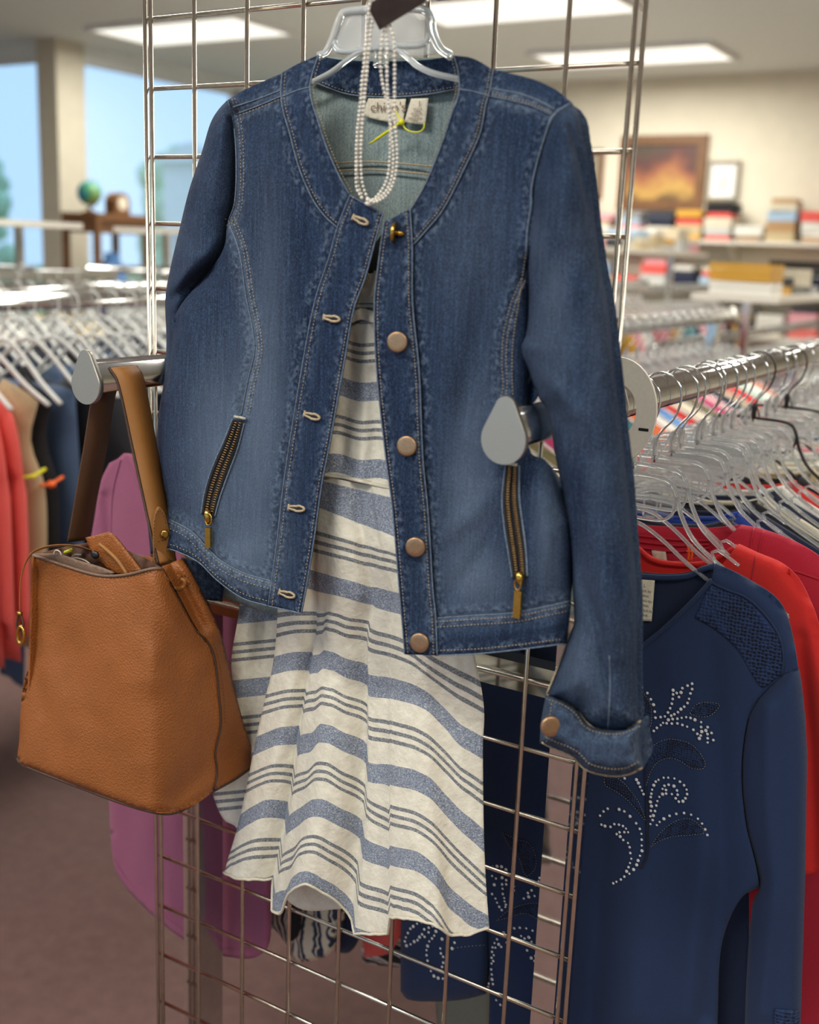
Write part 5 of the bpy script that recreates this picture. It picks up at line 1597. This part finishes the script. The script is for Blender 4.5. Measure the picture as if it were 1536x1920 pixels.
# red tee and crimson shirt behind the navy sweater
RED = cloth('bright_red_jersey', (206, 38, 34), .06, 1300, .2)
CRIM = cloth('crimson_cotton', (178, 30, 54), .08, 1200, .2)
rt = thing('red_tee', 'bright red jersey top directly behind the navy sweater on the right rail', 'shirt', (.556, .215, 1.2))
rtf = [(1080, 1100, 1), (1190, 1085), (1270, 1090), (1340, 1070), (1385, 1020, 1), (1422, 1037), (1466, 1056), (1497, 1084), (1519, 1125), (1534, 1166), (1552, 1260), (1566, 1420), (1572, 1625, 1), (1512, 1640, 1), (1400, 1650), (1080, 1650, 1)]
RTR = Relief(.200, noise=[(50, 120, .003, 3)], strokes=[([(1500, 1200), (1520, 1400), (1530, 1620)], 16, -.008)], rolls=[([(1385, 1020), (1466, 1056), (1519, 1125), (1552, 1260)], 20, .014)])
sheet('front', rtf, RTR, RED, rt, 9, .002)
sheet('back', [(1080, 1010, 1), (1188, 1019), (1222, 1044), (1266, 1053), (1326, 1050), (1384, 1021, 1), (1500, 1100), (1540, 1300), (1550, 1600, 1), (1080, 1640, 1)], Relief(.232), RED, rt, 12, .002)
cord('neck_rib', [(1080, 1014), (1188, 1024), (1222, 1049), (1266, 1058), (1326, 1055), (1382, 1024)], lambda px, py: np.full(np.shape(px), .2305), .001, .003, RED, rt)
cord('shoulder_seam', [(1418, 1040), (1412, 1075), (1405, 1110)], RTR, .0006, .0009, CRIM, rt)
cr = thing('crimson_shirt', 'crimson cotton shirt third on the right rail behind the bright red top', 'shirt', (.556, .275, 1.2))
CRR = Relief(.262, noise=[(50, 120, .003, 6)], rolls=[([(1391, 984), (1435, 994), (1490, 1015), (1580, 1080)], 18, .010)])
sheet('front', [(1080, 1080, 1), (1200, 1060), (1320, 1040), (1391, 984, 1), (1435, 994), (1490, 1015), (1540, 1046), (1590, 1100), (1620, 1240), (1630, 2000, 1), (1080, 2000, 1)], CRR, CRIM, cr, 12, .002)
sheet('back', [(1080, 975, 1), (1185, 984), (1260, 988), (1330, 990), (1391, 984, 1), (1540, 1060), (1600, 1240), (1610, 1980, 1), (1080, 1980, 1)], Relief(.292), CRIM, cr, 14, .002)
for k, o in enumerate((0, 11, 22)):
    cord('collar_pleat', [(1100, 1003 + o), (1190, 1004 + o), (1270, 1012 + o), (1330, 1014 + o * .6)], lambda px, py: np.full(np.shape(px), .2905), .001, .0012, CRIM, cr)
cord('placket_seam', [(1432, 996), (1424, 1030), (1430, 1060)], CRR, .0006, .0012, CRIM, cr)
cord('placket_seam', [(1414, 990), (1408, 1024), (1412, 1050)], CRR, .0006, .0012, CRIM, cr)
cord('yoke_seam', [(1432, 1062), (1480, 1068), (1536, 1086)], CRR, .0006, .0012, CRIM, cr)
sheet('care_label', [(1222, 1032, 1), (1248, 1032, 1), (1252, 1060, 1), (1226, 1058, 1)], lambda px, py: np.full(np.shape(px), .289), M['cream'], cr, 8, .0006)
ob = thing('tag_fastener', 'orange plastic tag fastener hanging at the crimson collar', 'tag fastener', (.60, .27, 1.22))
Mesh().tube(path3([(1290, 1022), (1292, 1036), (1291, 1052)], lambda px, py: np.full(np.shape(px), .255), 0, 4), .0014, 6).tube(path3([(1297, 1022), (1298, 1036), (1296, 1052)], lambda px, py: np.full(np.shape(px), .255), 0, 4), .0014, 6).tube(path3([(1288, 1034), (1300, 1034)], lambda px, py: np.full(np.shape(px), .254), 0, 4), .0012, 6).build('loop', M['orange'], ob)

# generic tops, built once with parts, then copied
def top_outline(sl):
    R = [(.082, -.158, 1), (.15, -.190), (.205, -.222)]
    if sl == 'short':
        R += [(.235, -.30), (.255, -.415, 1), (.205, -.425, 1), (.190, -.36)]
    elif sl == 'long':
        R += [(.238, -.32), (.252, -.50), (.25, -.72, 1), (.205, -.725, 1), (.196, -.5), (.188, -.37)]
    else:
        R += [(.200, -.28), (.178, -.36)]
    R += [(.178, -.50), (.182, -.68), (.19, -.80, 1)]
    return R
def garment(name, sl, neck, mat, seed, fine=.018):
    root = bpy.data.objects.new(name, None)
    COL.objects.link(root)
    R = top_outline(sl)
    hem = [(.1, -.805), (0, -.80), (-.1, -.806)]
    L = [(-p[0],) + tuple(p[1:]) for p in R[::-1]]
    front = R + hem + L + [(-.06, neck * .75 - .158 * .25), (0, neck), (.06, neck * .75 - .158 * .25)]
    back = R + hem + L + [(-.05, -.172), (0, -.177), (.05, -.172)]
    def wav(x, z): return (.010 * np.sin(x * 42 + seed) + .006 * np.sin(x * 75 + seed * 2.3)) * np.clip((-z - .2) / .5, 0, 1)
    pf = lambda x, z, d: -.003 - .014 * np.sqrt(np.clip(1 - (1 - np.clip(d / .06, 0, 1)) ** 2, 0, 1)) + wav(x, z)
    pb = lambda x, z, d: .003 + .012 * np.sqrt(np.clip(1 - (1 - np.clip(d / .06, 0, 1)) ** 2, 0, 1)) + wav(x, z)
    v, f = solid_cloth(front, pf, lambda x, z, d: pf(x, z, d) + .003, fine)
    mesh_obj('front', v, f, mat, root)
    v, f = solid_cloth(back, lambda x, z, d: pb(x, z, d) - .003, pb, fine)
    mesh_obj('back', v, f, mat, root)
    Mesh().tube(np.array([(x, .006, z) for x, z in [(-.082, -.158), (-.05, -.170), (0, -.176), (.05, -.170), (.082, -.158)]]), .0032, 6).build('neck_band', mat, root)
    return root
def recolour(root, mat):
    for c in root.children:
        set_mat(c, mat)
TOPS = [garment('short_sleeved_shirt', 'short', -.235, M['black'], 0.3), garment('long_sleeved_shirt', 'long', -.215, M['black'], 1.7), garment('sleeveless_shirt', 'none', -.26, M['black'], 2.9)]
used = [False] * 3
def place_top(k, loc, rz, mat, label, group=None):
    if used[k]:
        o = copy_tree(TOPS[k], loc, rz)
    else:
        o = TOPS[k]; used[k] = True
        o.location = loc; o.rotation_euler = (0, 0, rz)
    recolour(o, mat)
    for key in ('label', 'category', 'group'):
        if key in o: del o[key]
    tag(o, label, 'top', group)
    return o
CM = {}
def cmat(nm, c):
    if nm not in CM:
        CM[nm] = cloth(nm + '_fabric', c, .10, 900, .2)
    return CM[nm]
PAL = {'charcoal': (52, 56, 70), 'royal blue': (30, 62, 150), 'dark navy': (26, 34, 62), 'cream': (212, 204, 182), 'black': (24, 25, 30), 'white': (226, 224, 216),
       'pale blue': (164, 190, 214), 'mint': (150, 206, 190), 'grey': (140, 140, 140), 'orange': (222, 110, 60), 'coral': (222, 92, 84), 'magenta': (172, 50, 98),
       'olive': (98, 92, 62), 'khaki': (190, 172, 136), 'sky blue': (92, 140, 200), 'red': (198, 40, 42), 'mauve': (150, 84, 116), 'tan': (176, 140, 100),
       'denim blue': (72, 92, 122), 'light grey': (190, 192, 190), 'pink': (222, 160, 168), 'mustard': (204, 156, 62), 'purple': (84, 60, 120), 'teal': (62, 124, 134)}
hroot = bpy.data.objects.new('clear_hanger', None); COL.objects.link(hroot)
hanger_parts(hroot, M['clear'], M['chrome'])
hused = [False]
def place_hanger(loc, rz, label, group=None, body=None):
    if hused[0]:
        o = copy_tree(hroot, loc, rz)
    else:
        o = hroot; hused[0] = True
        o.location = loc; o.rotation_euler = (0, 0, rz)
    for key in ('label', 'category', 'group'):
        if key in o: del o[key]
    tag(o, label, 'hanger', group)
    if body:
        for c in o.children:
            if c.name.startswith('frame'):
                set_mat(c, body)
            elif c.name.startswith('hook'):
                set_mat(c, body)
    return o
HZ = RZ
G1 = 'clear hangers packed along the right rail'
place_hanger((RXR + .002, SY + .004, HZ), .04, 'clear plastic hanger inside the navy sweater, first on the right rail')
place_hanger((RXR - .004, .217, HZ), -.06, 'clear plastic hanger inside the bright red top, second on the right rail')
place_hanger((RXR, .277, HZ), .05, 'clear plastic hanger inside the crimson shirt, third on the right rail')
row = [(.335, 'charcoal', 2), (.385, 'royal blue', 0), (.435, 'dark navy', 1), (.478, 'black', 0), (.515, 'cream', 1), (.56, 'dark navy', 0), (.61, 'white', 2), (.665, 'red', 0),
       (.73, 'black', 1), (.79, 'khaki', 0), (.85, 'white', 2), (.91, 'cream', 0), (.97, 'light grey', 1), (1.04, 'white', 0), (1.11, 'pink', 2), (1.18, 'cream', 0), (1.26, 'pale blue', 1),
       (1.34, 'white', 0), (1.42, 'grey', 2), (1.5, 'coral', 0), (1.6, 'cream', 1), (1.7, 'white', 0), (1.8, 'dark navy', 2), (1.9, 'khaki', 0), (2.0, 'white', 1), (2.1, 'mint', 0)]
order = ['fourth', 'fifth', 'sixth', 'seventh', 'eighth', 'ninth', 'tenth', 'eleventh', 'twelfth', 'thirteenth', 'fourteenth', 'fifteenth', 'sixteenth', 'seventeenth', 'eighteenth', 'nineteenth', 'twentieth',
         'twenty-first', 'twenty-second', 'twenty-third', 'twenty-fourth', 'twenty-fifth', 'twenty-sixth', 'twenty-seventh', 'twenty-eighth', 'last but one', 'last']
for k, (y, c, t) in enumerate(row):
    rz = random.uniform(-.10, .10); dx = random.uniform(-.006, .006)
    style = ('short sleeved', 'long sleeved', 'sleeveless')[t]
    place_top(t, (RXR + dx, y, HZ), rz, cmat(c, PAL[c]), '%s %s top, %s garment along the right rail' % (c, style, order[k]), 'tops on the right rail')
    bl = k in (8, 11)
    place_hanger((RXR + dx, y, HZ), rz, '%s hanger holding the %s %s top, %s on the right rail' % ('black plastic' if bl else 'clear plastic', c, style, order[k]), G1, M['blackpl'] if bl else None)

# ------------------------------------------------------------------ left rail of the same rack
MAUVE = cloth('mauve_heather_jersey', (150, 84, 112), .08, 1200, .2)
tee = thing('mauve_tee', 'mauve pink tee first on the left rail, behind the tan handbag', 'shirt', (.03, .12, 1.2))
TY = .115
tf = [(205, 868, 1), (190, 900), (178, 965), (168, 1040), (176, 1120), (190, 1300), (203, 1480), (207, 1560), (216, 1630), (240, 1670), (282, 1712), (330, 1752), (380, 1782), (440, 1796), (480, 1795), (503, 1772), (507, 1700), (515, 1500), (525, 1300), (520, 1000), (480, 900, 1), (420, 880), (330, 920), (286, 932), (262, 912), (246, 868), (238, 852, 1)]
TR = Relief(lambda px, py: TY - .012 + 0 * px, noise=[(40, 120, .004, 3)], strokes=[([(400, 1500), (398, 1650), (404, 1790)], 12, -.012), ([(420, 1500), (440, 1650), (450, 1790)], 20, .006), ([(200, 930), (208, 1030), (206, 1130)], 9, -.006), ([(262, 1500), (280, 1600), (300, 1700)], 26, .006)],
            rolls=[([(168, 1040), (190, 1300), (207, 1560)], 20, .012), ([(505, 1790), (507, 1700), (525, 1300)], 20, .010)])
sheet('front', tf, TR, MAUVE, tee, 7, .002)
sheet('back', [(232, 850, 1), (262, 852), (330, 846), (420, 850), (480, 900, 1), (520, 1100), (505, 1700), (470, 1776, 1), (380, 1764), (290, 1700), (222, 1620), (200, 1300), (180, 1000), (204, 880)], Relief(TY + .016), MAUVE, tee, 10, .002)
cord('neck_band', [(238, 853), (247, 872), (264, 914), (288, 936), (332, 924), (420, 884)], TR, .001, .0034, MAUVE, tee)
cord('hem_seam', [(214, 1610), (240, 1652), (282, 1694), (330, 1734), (380, 1764), (440, 1778), (490, 1776)], TR, .0006, .0009, MAUVE, tee)
cord('sleeve_seam', [(226, 862), (212, 920), (208, 1010), (206, 1100)], TR, .0006, .0010, MAUVE, tee)

def stripe_cloth(name, a, b, scale, axis, seed=0.0):
    mt, nt, bs = new_mat(name)
    v = coords(nt)
    sp = nt.nodes.new('ShaderNodeSeparateXYZ'); nt.links.new(v, sp.inputs[0])
    nz = noise(nt, v, 26.0, 2)
    k = mth(nt, 'FRACT', mth(nt, 'ADD', mth(nt, 'MULTIPLY', sp.outputs[axis], scale), mth(nt, 'ADD', mth(nt, 'MULTIPLY', nz, 1.3), seed)))
    c = ramp(nt, k, [(.0, lin(a)), (.46, lin(a)), (.5, lin(b)), (.62, lin(b)), (.66, lin(a)), (.72, lin(a)), (.75, lin(b)), (.97, lin(b)), (1.0, lin(a))])
    nt.links.new(c, bs.inputs['Base Color']); bs.inputs['Roughness'].default_value = .9
    return mt
def hung_piece(name, label, cat, pts, y, mat, H=.018, stitch=None):
    """garment hanging from the left rail of which the lower end shows through the wire grid; its top runs up to the rail"""
    t = thing(name, label, cat, (RXL, y, .9))
    f = pillow(y, H, 26, pts, lambda px, py: .002 * vnoise(px / 12, py / 26, 4))
    sheet('body', pts, f, mat, t, 7, back=pillow_back(y, H, 26))
    return t
hung_piece('patterned_shorts', 'black shorts with a pale zigzag print seen through the grid right of the mauve tee', 'shorts',
           [(470, 1200, 1), (560, 1200, 1), (566, 1500), (552, 1760), (540, 1776, 1), (520, 1748), (503, 1738, 1), (500, 1600), (480, 1400)], .20, stripe_cloth('zigzag_print', (24, 26, 38), (190, 188, 184), 85, 0))
hung_piece('striped_shorts', 'navy and cream striped shorts below the hem of the white dress', 'shorts',
           [(530, 1250, 1), (650, 1250, 1), (652, 1500), (642, 1700), (628, 1770), (612, 1792), (560, 1803), (546, 1790, 1), (548, 1700), (540, 1500)], .24, stripe_cloth('navy_cream_stripe', (214, 206, 186), (40, 52, 78), 34, 0, .3))
hung_piece('dark_shorts', 'dark navy shorts behind the striped shorts under the dress hem', 'shorts',
           [(600, 1250, 1), (676, 1250, 1), (690, 1600), (672, 1760), (655, 1786), (630, 1786, 1), (610, 1500)], .28, cmat('dark navy', PAL['dark navy']))
hung_piece('coral_shirt', 'coral red top just above the black striped top under the dress hem', 'top',
           [(650, 1250, 1), (770, 1250, 1), (772, 1500), (752, 1740), (730, 1786), (684, 1796, 1), (672, 1700), (660, 1500)], .33, cmat('coral', (196, 74, 62)))
hung_piece('striped_shirt', 'black top with thin white stripes showing under the coral red top', 'top',
           [(660, 1300, 1), (800, 1300, 1), (800, 1700), (770, 1806), (730, 1812), (682, 1804, 1), (678, 1780), (690, 1756), (690, 1600)], .37, stripe_cloth('black_white_stripe', (26, 26, 30), (200, 196, 188), 38, 2))
hung_piece('grey_cardigan', 'dull grey green cloth hanging low behind the navy sleeve', 'top',
           [(800, 1400, 1), (930, 1400, 1), (930, 1800), (922, 1960, 1), (824, 1960, 1), (816, 1870), (818, 1700)], .34, cmat('grey green', (128, 128, 112)))
place_hanger((RXL, TY, HZ), .05, 'clear plastic hanger inside the mauve tee on the left rail')
ORD = ['first', 'second', 'third'] + order + ['thirtieth', 'thirty-first', 'thirty-second', 'thirty-third', 'thirty-fourth', 'thirty-fifth', 'thirty-sixth', 'thirty-seventh', 'thirty-eighth', 'thirty-ninth', 'fortieth', 'forty-first', 'forty-second', 'forty-third', 'forty-fourth', 'forty-fifth', 'forty-sixth']
lrow = ['sky blue', 'white', 'khaki', 'red', 'cream', 'olive', 'magenta', 'mauve', 'dark navy', 'cream', 'red', 'teal', 'orange', 'white', 'sky blue', 'red', 'cream', 'olive', 'magenta', 'pink', 'dark navy', 'khaki', 'red', 'mint', 'white', 'orange']
for k, c in enumerate(lrow):
    y = .44 + k * .074
    rz = random.uniform(-.1, .1)
    t = (k * 2 + 1) % 3
    nth = ORD[k]
    st_ = ('short sleeved', 'long sleeved', 'sleeveless')[t]
    place_top(t, (RXL + random.uniform(-.006, .006), y, HZ), rz, cmat(c, PAL[c]), '%s %s top, %s behind the mauve tee on the left rail' % (c, st_, nth), 'tops on the left rail')
    place_hanger((RXL, y, HZ), rz, 'clear hanger of the %s %s top, %s behind the mauve tee' % (c, st_, nth), 'clear hangers on the left rail')

# ------------------------------------------------------------------ neighbouring racks
def simple_mesh(kind, seed):
    """one closed garment for the blurred racks"""
    if kind == 'trousers':
        R = [(.0, -.19, 1), (.10, -.19, 1), (.15, -.20, 1), (.16, -.5), (.165, -.98, 1), (.06, -.99, 1), (.03, -.6)]
        out = R[1:] + [(0, -.45)] + [(-p[0],) + tuple(p[1:]) for p in R[:0:-1]]
    elif kind == 'vest':
        R = [(.075, -.165, 1), (.15, -.195), (.175, -.21, 1), (.15, -.30), (.185, -.40), (.185, -.62), (.195, -.80, 1)]
        out = R + [(0, -.81)] + [(-p[0],) + tuple(p[1:]) for p in R[::-1]] + [(0, -.24)]
    else:
        R = top_outline('long' if kind == 'long' else 'short')
        out = R + [(0, -.80)] + [(-p[0],) + tuple(p[1:]) for p in R[::-1]] + [(0, -.2)]
    def wav(x, z): return .009 * np.sin(x * 45 + seed) * np.clip((-z - .2) / .4, 0, 1)
    g = lambda d: .022 * np.sqrt(np.clip(1 - (1 - np.clip(d / .05, 0, 1)) ** 2, 0, 1))
    return solid_cloth(out, lambda x, z, d: -.001 - g(d) + wav(x, z), lambda x, z, d: .001 + g(d) + wav(x, z), .034)
PROTO = {}
for kd in ('shirt', 'blouse', 'trousers', 'vest'):
    v, f = simple_mesh({'shirt': 'short', 'blouse': 'long'}.get(kd, kd), len(kd))
    me = bpy.data.meshes.new(kd)
    me.from_pydata([tuple(map(float, p)) for p in v], [], f)
    me.polygons.foreach_set('use_smooth', [True] * len(me.polygons))
    me.materials.append(M['black'])
    PROTO[kd] = me
hp = bpy.data.objects.new('proto', None)
hf = Mesh()
for s in (1, -1):
    c = sm([(0, -.085), (s * .03, -.092), (s * .08, -.125), (s * .14, -.175), (s * .205, -.215)], 22)
    hf.tube(c, .006, 5)
hf.tube(sm(HOOK, 9), .002, 5)
hme = bpy.data.meshes.new('hanger')
hme.from_pydata([tuple(map(float, p)) for p in hf.v], [], hf.f)
hme.polygons.foreach_set('use_smooth', [True] * len(hme.polygons))
hme.materials.append(M['white_plastic'])
bpy.data.objects.remove(hp)
M['frost'] = plain('frosted_hanger', (214, 216, 212), .3, grain=.02)
def bg_rack(label, where, x, y0, y1, pals, step, board=False, kinds=('shirt', 'blouse', 'vest'), seed=1, off=.26, z=RZ):
    rnd = random.Random(seed)
    t = thing('clothing_rack', label, 'clothing rack', (x, (y0 + y1) / 2, 0))
    for s in (-1, 1):
        Mesh().prism(tear(.042, .026, 12), (x + s * off, y0 - .1, z), (x + s * off, y1 + .1, z), (1, 0, 0), (0, 0, 1)).build('rail', M['chrome'], t)
        for yy in (y0, y1):
            Mesh().box((x + s * off - .014, yy - .02, .03), (x + s * off + .014, yy + .02, z - .01)).build('upright', M['chrome'], t, False)
            Mesh().box((x + s * off - .03, yy - .03, 0), (x + s * off + .03, yy + .03, .03)).build('foot', M['blackpl'], t, False)
    for yy in (y0, y1):
        Mesh().box((x - off, yy - .012, 1.09), (x + off, yy + .012, 1.12)).build('cross_bar', M['chrome'], t, False)
    if board:
        for yy in (y0 + .2, y1 - .2):
            Mesh().box((x - .014, yy - .014, 1.1), (x + .014, yy + .014, z + .19)).build('post', M['chrome'], t, False)
        Mesh().box((x - .17, y0, z + .19), (x + .17, y1, z + .215)).build('top_shelf', M['white_plastic'], t, False)
    for si, s in enumerate((-1, 1)):
        side = ('left', 'right')[si]
        n = int((y1 - y0 - .1) / step)
        for i in range(n):
            y = y0 + .06 + i * step + rnd.uniform(-.012, .012)
            pal = pals[si]
            cname = pal(y, rnd) if callable(pal) else rnd.choice(pal)
            kd = kinds[rnd.randrange(len(kinds))]
            if cname.startswith('denim'):
                kd = rnd.choice(['vest', 'trousers'])
            mt = cmat(cname, PAL[cname])
            rz = rnd.uniform(-.14, .14)
            o = bpy.data.objects.new('hanging_' + kd, PROTO[kd]); COL.objects.link(o)
            o.location = (x + s * off, y, z); o.rotation_euler = (0, 0, rz)
            set_mat(o, mt)
            tag(o, '%s %s, %s from the near end of %s %s rail' % (cname, kd, ORD[i], where, side), kd, 'garments on the %s rail of %s rack' % (side, where))
            h = bpy.data.objects.new('hanger', hme); COL.objects.link(h)
            h.location = (x + s * off, y, z); h.rotation_euler = (0, 0, rz)
            set_mat(h, M['frost'])
            tag(h, 'pale hanger of the %s %s, %s along %s %s rail' % (cname, kd, ORD[i], where, side), 'hanger', 'pale hangers on the %s rail of %s rack' % (side, where))
    return t

def near_pal(y, r):
    # the run of garments seen left of the handbag, from the front to the back
    for lim, c in ((.62, 'coral'), (.66, 'black'), (.70, 'khaki'), (.75, 'black'), (.88, 'denim blue'), (.95, 'black'), (1.1, 'denim blue'), (1.3, 'dark navy')):
        if y < lim:
            return c
    return r.choice(['dark navy', 'denim blue', 'charcoal', 'khaki', 'dark navy', 'grey'])
pale = ['white', 'cream', 'light grey', 'pale blue', 'white', 'grey', 'light grey', 'khaki', 'cream']
mixd = ['white', 'cream', 'pink', 'mustard', 'black', 'white', 'coral', 'pale blue', 'grey', 'cream', 'khaki', 'purple', 'light grey', 'red', 'teal', 'dark navy']
bg_rack('chrome rack of jeans and dark clothes left of the tan handbag', "the jeans rack's", -1.46, -.3, 2.5, [['dark navy', 'black', 'charcoal', 'denim blue'], near_pal], .066, seed=3)
bg_rack('chrome rack with a white top shelf by the glazed corner', "the glazed corner rack's", -3.0, -.2, 2.5, [pale, pale], .10, True, seed=5)
bg_rack('far chrome rack with a white top shelf along the big window', "the big window rack's", -3.2, 3.2, 6.3, [pale, pale], .11, True, seed=8)
bg_rack('chrome rack of mixed tops in front of the sunset painting', "the sunset painting rack's", -1.5, 3.3, 6.5, [mixd, mixd], .10, True, seed=9)
bg_rack('chrome rack of mixed tops right behind the right rail', "the middle aisle rack's", -.25, 3.4, 6.3, [mixd, mixd], .10, True, seed=12, z=1.22)

# shelf of folded clothes on the back wall
ws = thing('wall_shelf', 'long three tier white shelf of folded clothes on the cream back wall', 'shelf', (-1.6, YB - .18, 1.70))
TIERS = (1.69, 1.36, 1.03)
for z in TIERS:
    Mesh().box((-3.2, YB - .36, z), (.3, YB - .001, z + .025)).build('board', M['white_plastic'], ws, False)
    for k in range(5):
        bx = -3.05 + k * .8
        Mesh().prism([(0, 0), (-.3, 0), (0, -.16)], (bx, YB - .002, z), (bx + .02, YB - .002, z), (0, 1, 0), (0, 0, 1)).build('bracket', M['white_plastic'], ws, False)
def folded(w, d, h, n):
    m_ = Mesh()
    for i in range(n):
        z0 = h * i / n; z1 = h * (i + 1) / n - .002
        r = (z1 - z0) / 2
        prof = [(-w / 2, z0), (w / 2 - r, z0)] + [(w / 2 - r + r * math.sin(a), z0 + r - r * math.cos(a)) for a in (.6, 1.2, 1.57, 2.0, 2.6)] + [(w / 2 - r, z1), (-w / 2, z1)]
        m_.prism(prof, (0, -d / 2, 0), (0, d / 2, 0), (1, 0, 0), (0, 0, 1))
    me = bpy.data.meshes.new('folded_garment'); me.from_pydata([tuple(map(float, p)) for p in m_.v], [], m_.f); me.materials.append(M['black'])
    return me
FM = [folded(.19, .24, .05, 2), folded(.17, .22, .035, 1), folded(.2, .24, .07, 3)]
FH = [.05, .035, .07]
rnd = random.Random(5)
fx = -3.1
fc = ['cream', 'khaki', 'white', 'pink', 'coral', 'black', 'grey', 'white', 'tan', 'pale blue', 'cream', 'white', 'charcoal', 'mustard', 'white', 'dark navy', 'light grey']
PL = {'wall': 'the top wall shelf', 'wallmid': 'the middle wall shelf', 'walllow': 'the bottom wall shelf', 'sun': 'the sunset painting rack', 'mid': 'the middle aisle rack'}
def piles(key, along, x, y, z0, a0_, a1_, gap, most):
    a = a0_; n = 0
    while a < a1_:
        z = z0; n += 1
        for q in range(rnd.choice(most)):
            k = rnd.randrange(3); c = rnd.choice(fc)
            o = bpy.data.objects.new('folded_garment', FM[k]); COL.objects.link(o)
            o.location = (a if along == 'x' else x + rnd.uniform(-.01, .01), y + rnd.uniform(-.01, .01) if along == 'x' else a, z)
            o.rotation_euler = (0, 0, rnd.uniform(-.06, .06) + (0 if along == 'x' else 1.5708))
            set_mat(o, cmat(c, PAL[c]))
            tag(o, 'folded %s garment, %s in the %s pile on %s' % (c, ('lowest', 'second', 'third', 'fourth', 'fifth', 'sixth')[q], ORD[n - 1], PL[key]), 'folded clothes', 'folded garments on ' + PL[key])
            z += FH[k] + .001
        a += gap * rnd.uniform(.98, 1.15)
piles('wall', 'x', 0, YB - .19, 1.7155, fx, .2, .215, [2, 3, 4, 5, 5])
piles('wallmid', 'x', 0, YB - .19, 1.3855, fx, .2, .215, [1, 2, 3, 3, 4])
piles('walllow', 'x', 0, YB - .19, 1.0555, fx, .2, .215, [2, 3, 3, 4])
piles('sun', 'y', -1.5, 0, RZ + .2155, 3.45, 6.4, .215, [1, 2, 2, 3])
piles('mid', 'y', -.25, 0, 1.22 + .2155, 3.55, 6.2, .215, [1, 2, 2, 3])

# brown stand with a globe before the big window
g0 = at_x(145, 398, WX + .5); g1 = at_x(246, 398, WX + .5)
gx0, gy0, gy1, gz = WX + .34, g0[1], g1[1], g0[2]
st = thing('display_stand', 'tall brown wooden stand in front of the big window', 'stand', (gx0 + .16, (gy0 + gy1) / 2, 0))
Mesh().box((gx0, gy0, gz - .05), (gx0 + .34, gy1, gz)).build('top', M['walnut'], st, False)
Mesh().box((gx0 + .02, gy0 + .02, gz - .13), (gx0 + .32, gy1 - .02, gz - .05)).build('apron', M['walnut'], st, False)
for lx in (gx0, gx0 + .3):
    for ly in (gy0, gy1 - .04):
        Mesh().box((lx, ly, 0), (lx + .04, ly + .04, gz - .05)).build('leg', M['walnut'], st, False)
Mesh().box((gx0 + .02, gy0 + .02, gz - .62), (gx0 + .32, gy1 - .02, gz - .59)).build('shelf', M['walnut'], st, False)
def globe_mat():
    mt, nt, bs = new_mat('globe_map')
    v = coords(nt)
    nz = noise(nt, v, 7.0, 4, .6)
    nt.links.new(ramp(nt, nz, [(.46, lin((40, 130, 150))), (.52, lin((70, 140, 84))), (.7, lin((150, 150, 90)))]), bs.inputs['Base Color'])
    bs.inputs['Roughness'].default_value = .35
    return mt
gc = at_x(167, 344, gx0 + .17)
gr = .082
gl = thing('globe', 'green blue desk globe on the brown stand by the window', 'globe', (gx0 + .17, gc[1], gz))
Mesh().ball((gx0 + .17, gc[1], gz + .13), gr, 24, 16).build('sphere', globe_mat(), gl)
Mesh().tube([(gx0 + .17, gc[1] + (gr + .008) * math.sin(a), gz + .13 + (gr + .008) * math.cos(a)) for a in np.linspace(.2, 3.3, 18)], .005, 6).build('meridian_arm', M['brass'], gl)
Mesh().tube([(gx0 + .17, gc[1], gz), (gx0 + .17, gc[1], gz + .012), (gx0 + .17, gc[1], gz + .02), (gx0 + .17, gc[1], gz + .045)], [.05, .045, .014, .01], 14).build('base', M['walnut'], gl)
bc = at_x(220, 370, gx0 + .17)
cl_ = thing('mantel_clock', 'dark boxy mantel clock beside the globe on the brown stand', 'clock', (gx0 + .17, bc[1], gz))
Mesh().prism([(-.07, 0), (.07, 0), (.07, .1), (.045, .135), (0, .15), (-.045, .135), (-.07, .1)], (gx0 + .12, bc[1], gz), (gx0 + .22, bc[1], gz), (0, 1, 0), (0, 0, 1)).build('case', M['walnut'], cl_, False)
Mesh().disc((gx0 + .221, bc[1], gz + .075), (1, 0, .0), .045, .004, 20).build('face', M['cream'], cl_)
bb = at_x(208, 420, gx0 + .17)
vz = thing('blue_vase', 'small blue vase on the lower shelf of the brown stand', 'vase', (gx0 + .17, bb[1], gz - .59))
Mesh().tube([(gx0 + .17, bb[1], gz - .589 + h) for h in (0, .02, .12, .22, .30, .33)], [.05, .07, .11, .09, .045, .055], 16).build('body', cmat('sky blue', PAL['sky blue']), vz)

# tags on the near left rack
for nm, cc, px, py, lab in (('yellow', 'yellow', 62, 893, 'yellow plastic tag fastener on the dark jeans left of the handbag strap'), ('orange', 'orange', 96, 908, 'orange plastic tag fastener on the jeans left of the handbag strap')):
    p = at_x(px, py, -.99)
    t = thing('tag_fastener', lab, 'tag fastener', tuple(p))
    m_ = Mesh().ball(p, .011 if nm == 'orange' else .007, 8, 6, (1, 1, .8))
    m_.tube([p + np.array([-.0, -.03, .002]), p, p + np.array([.0, .035, .012])], .004, 6)
    m_.build('barb', M[cc], t)
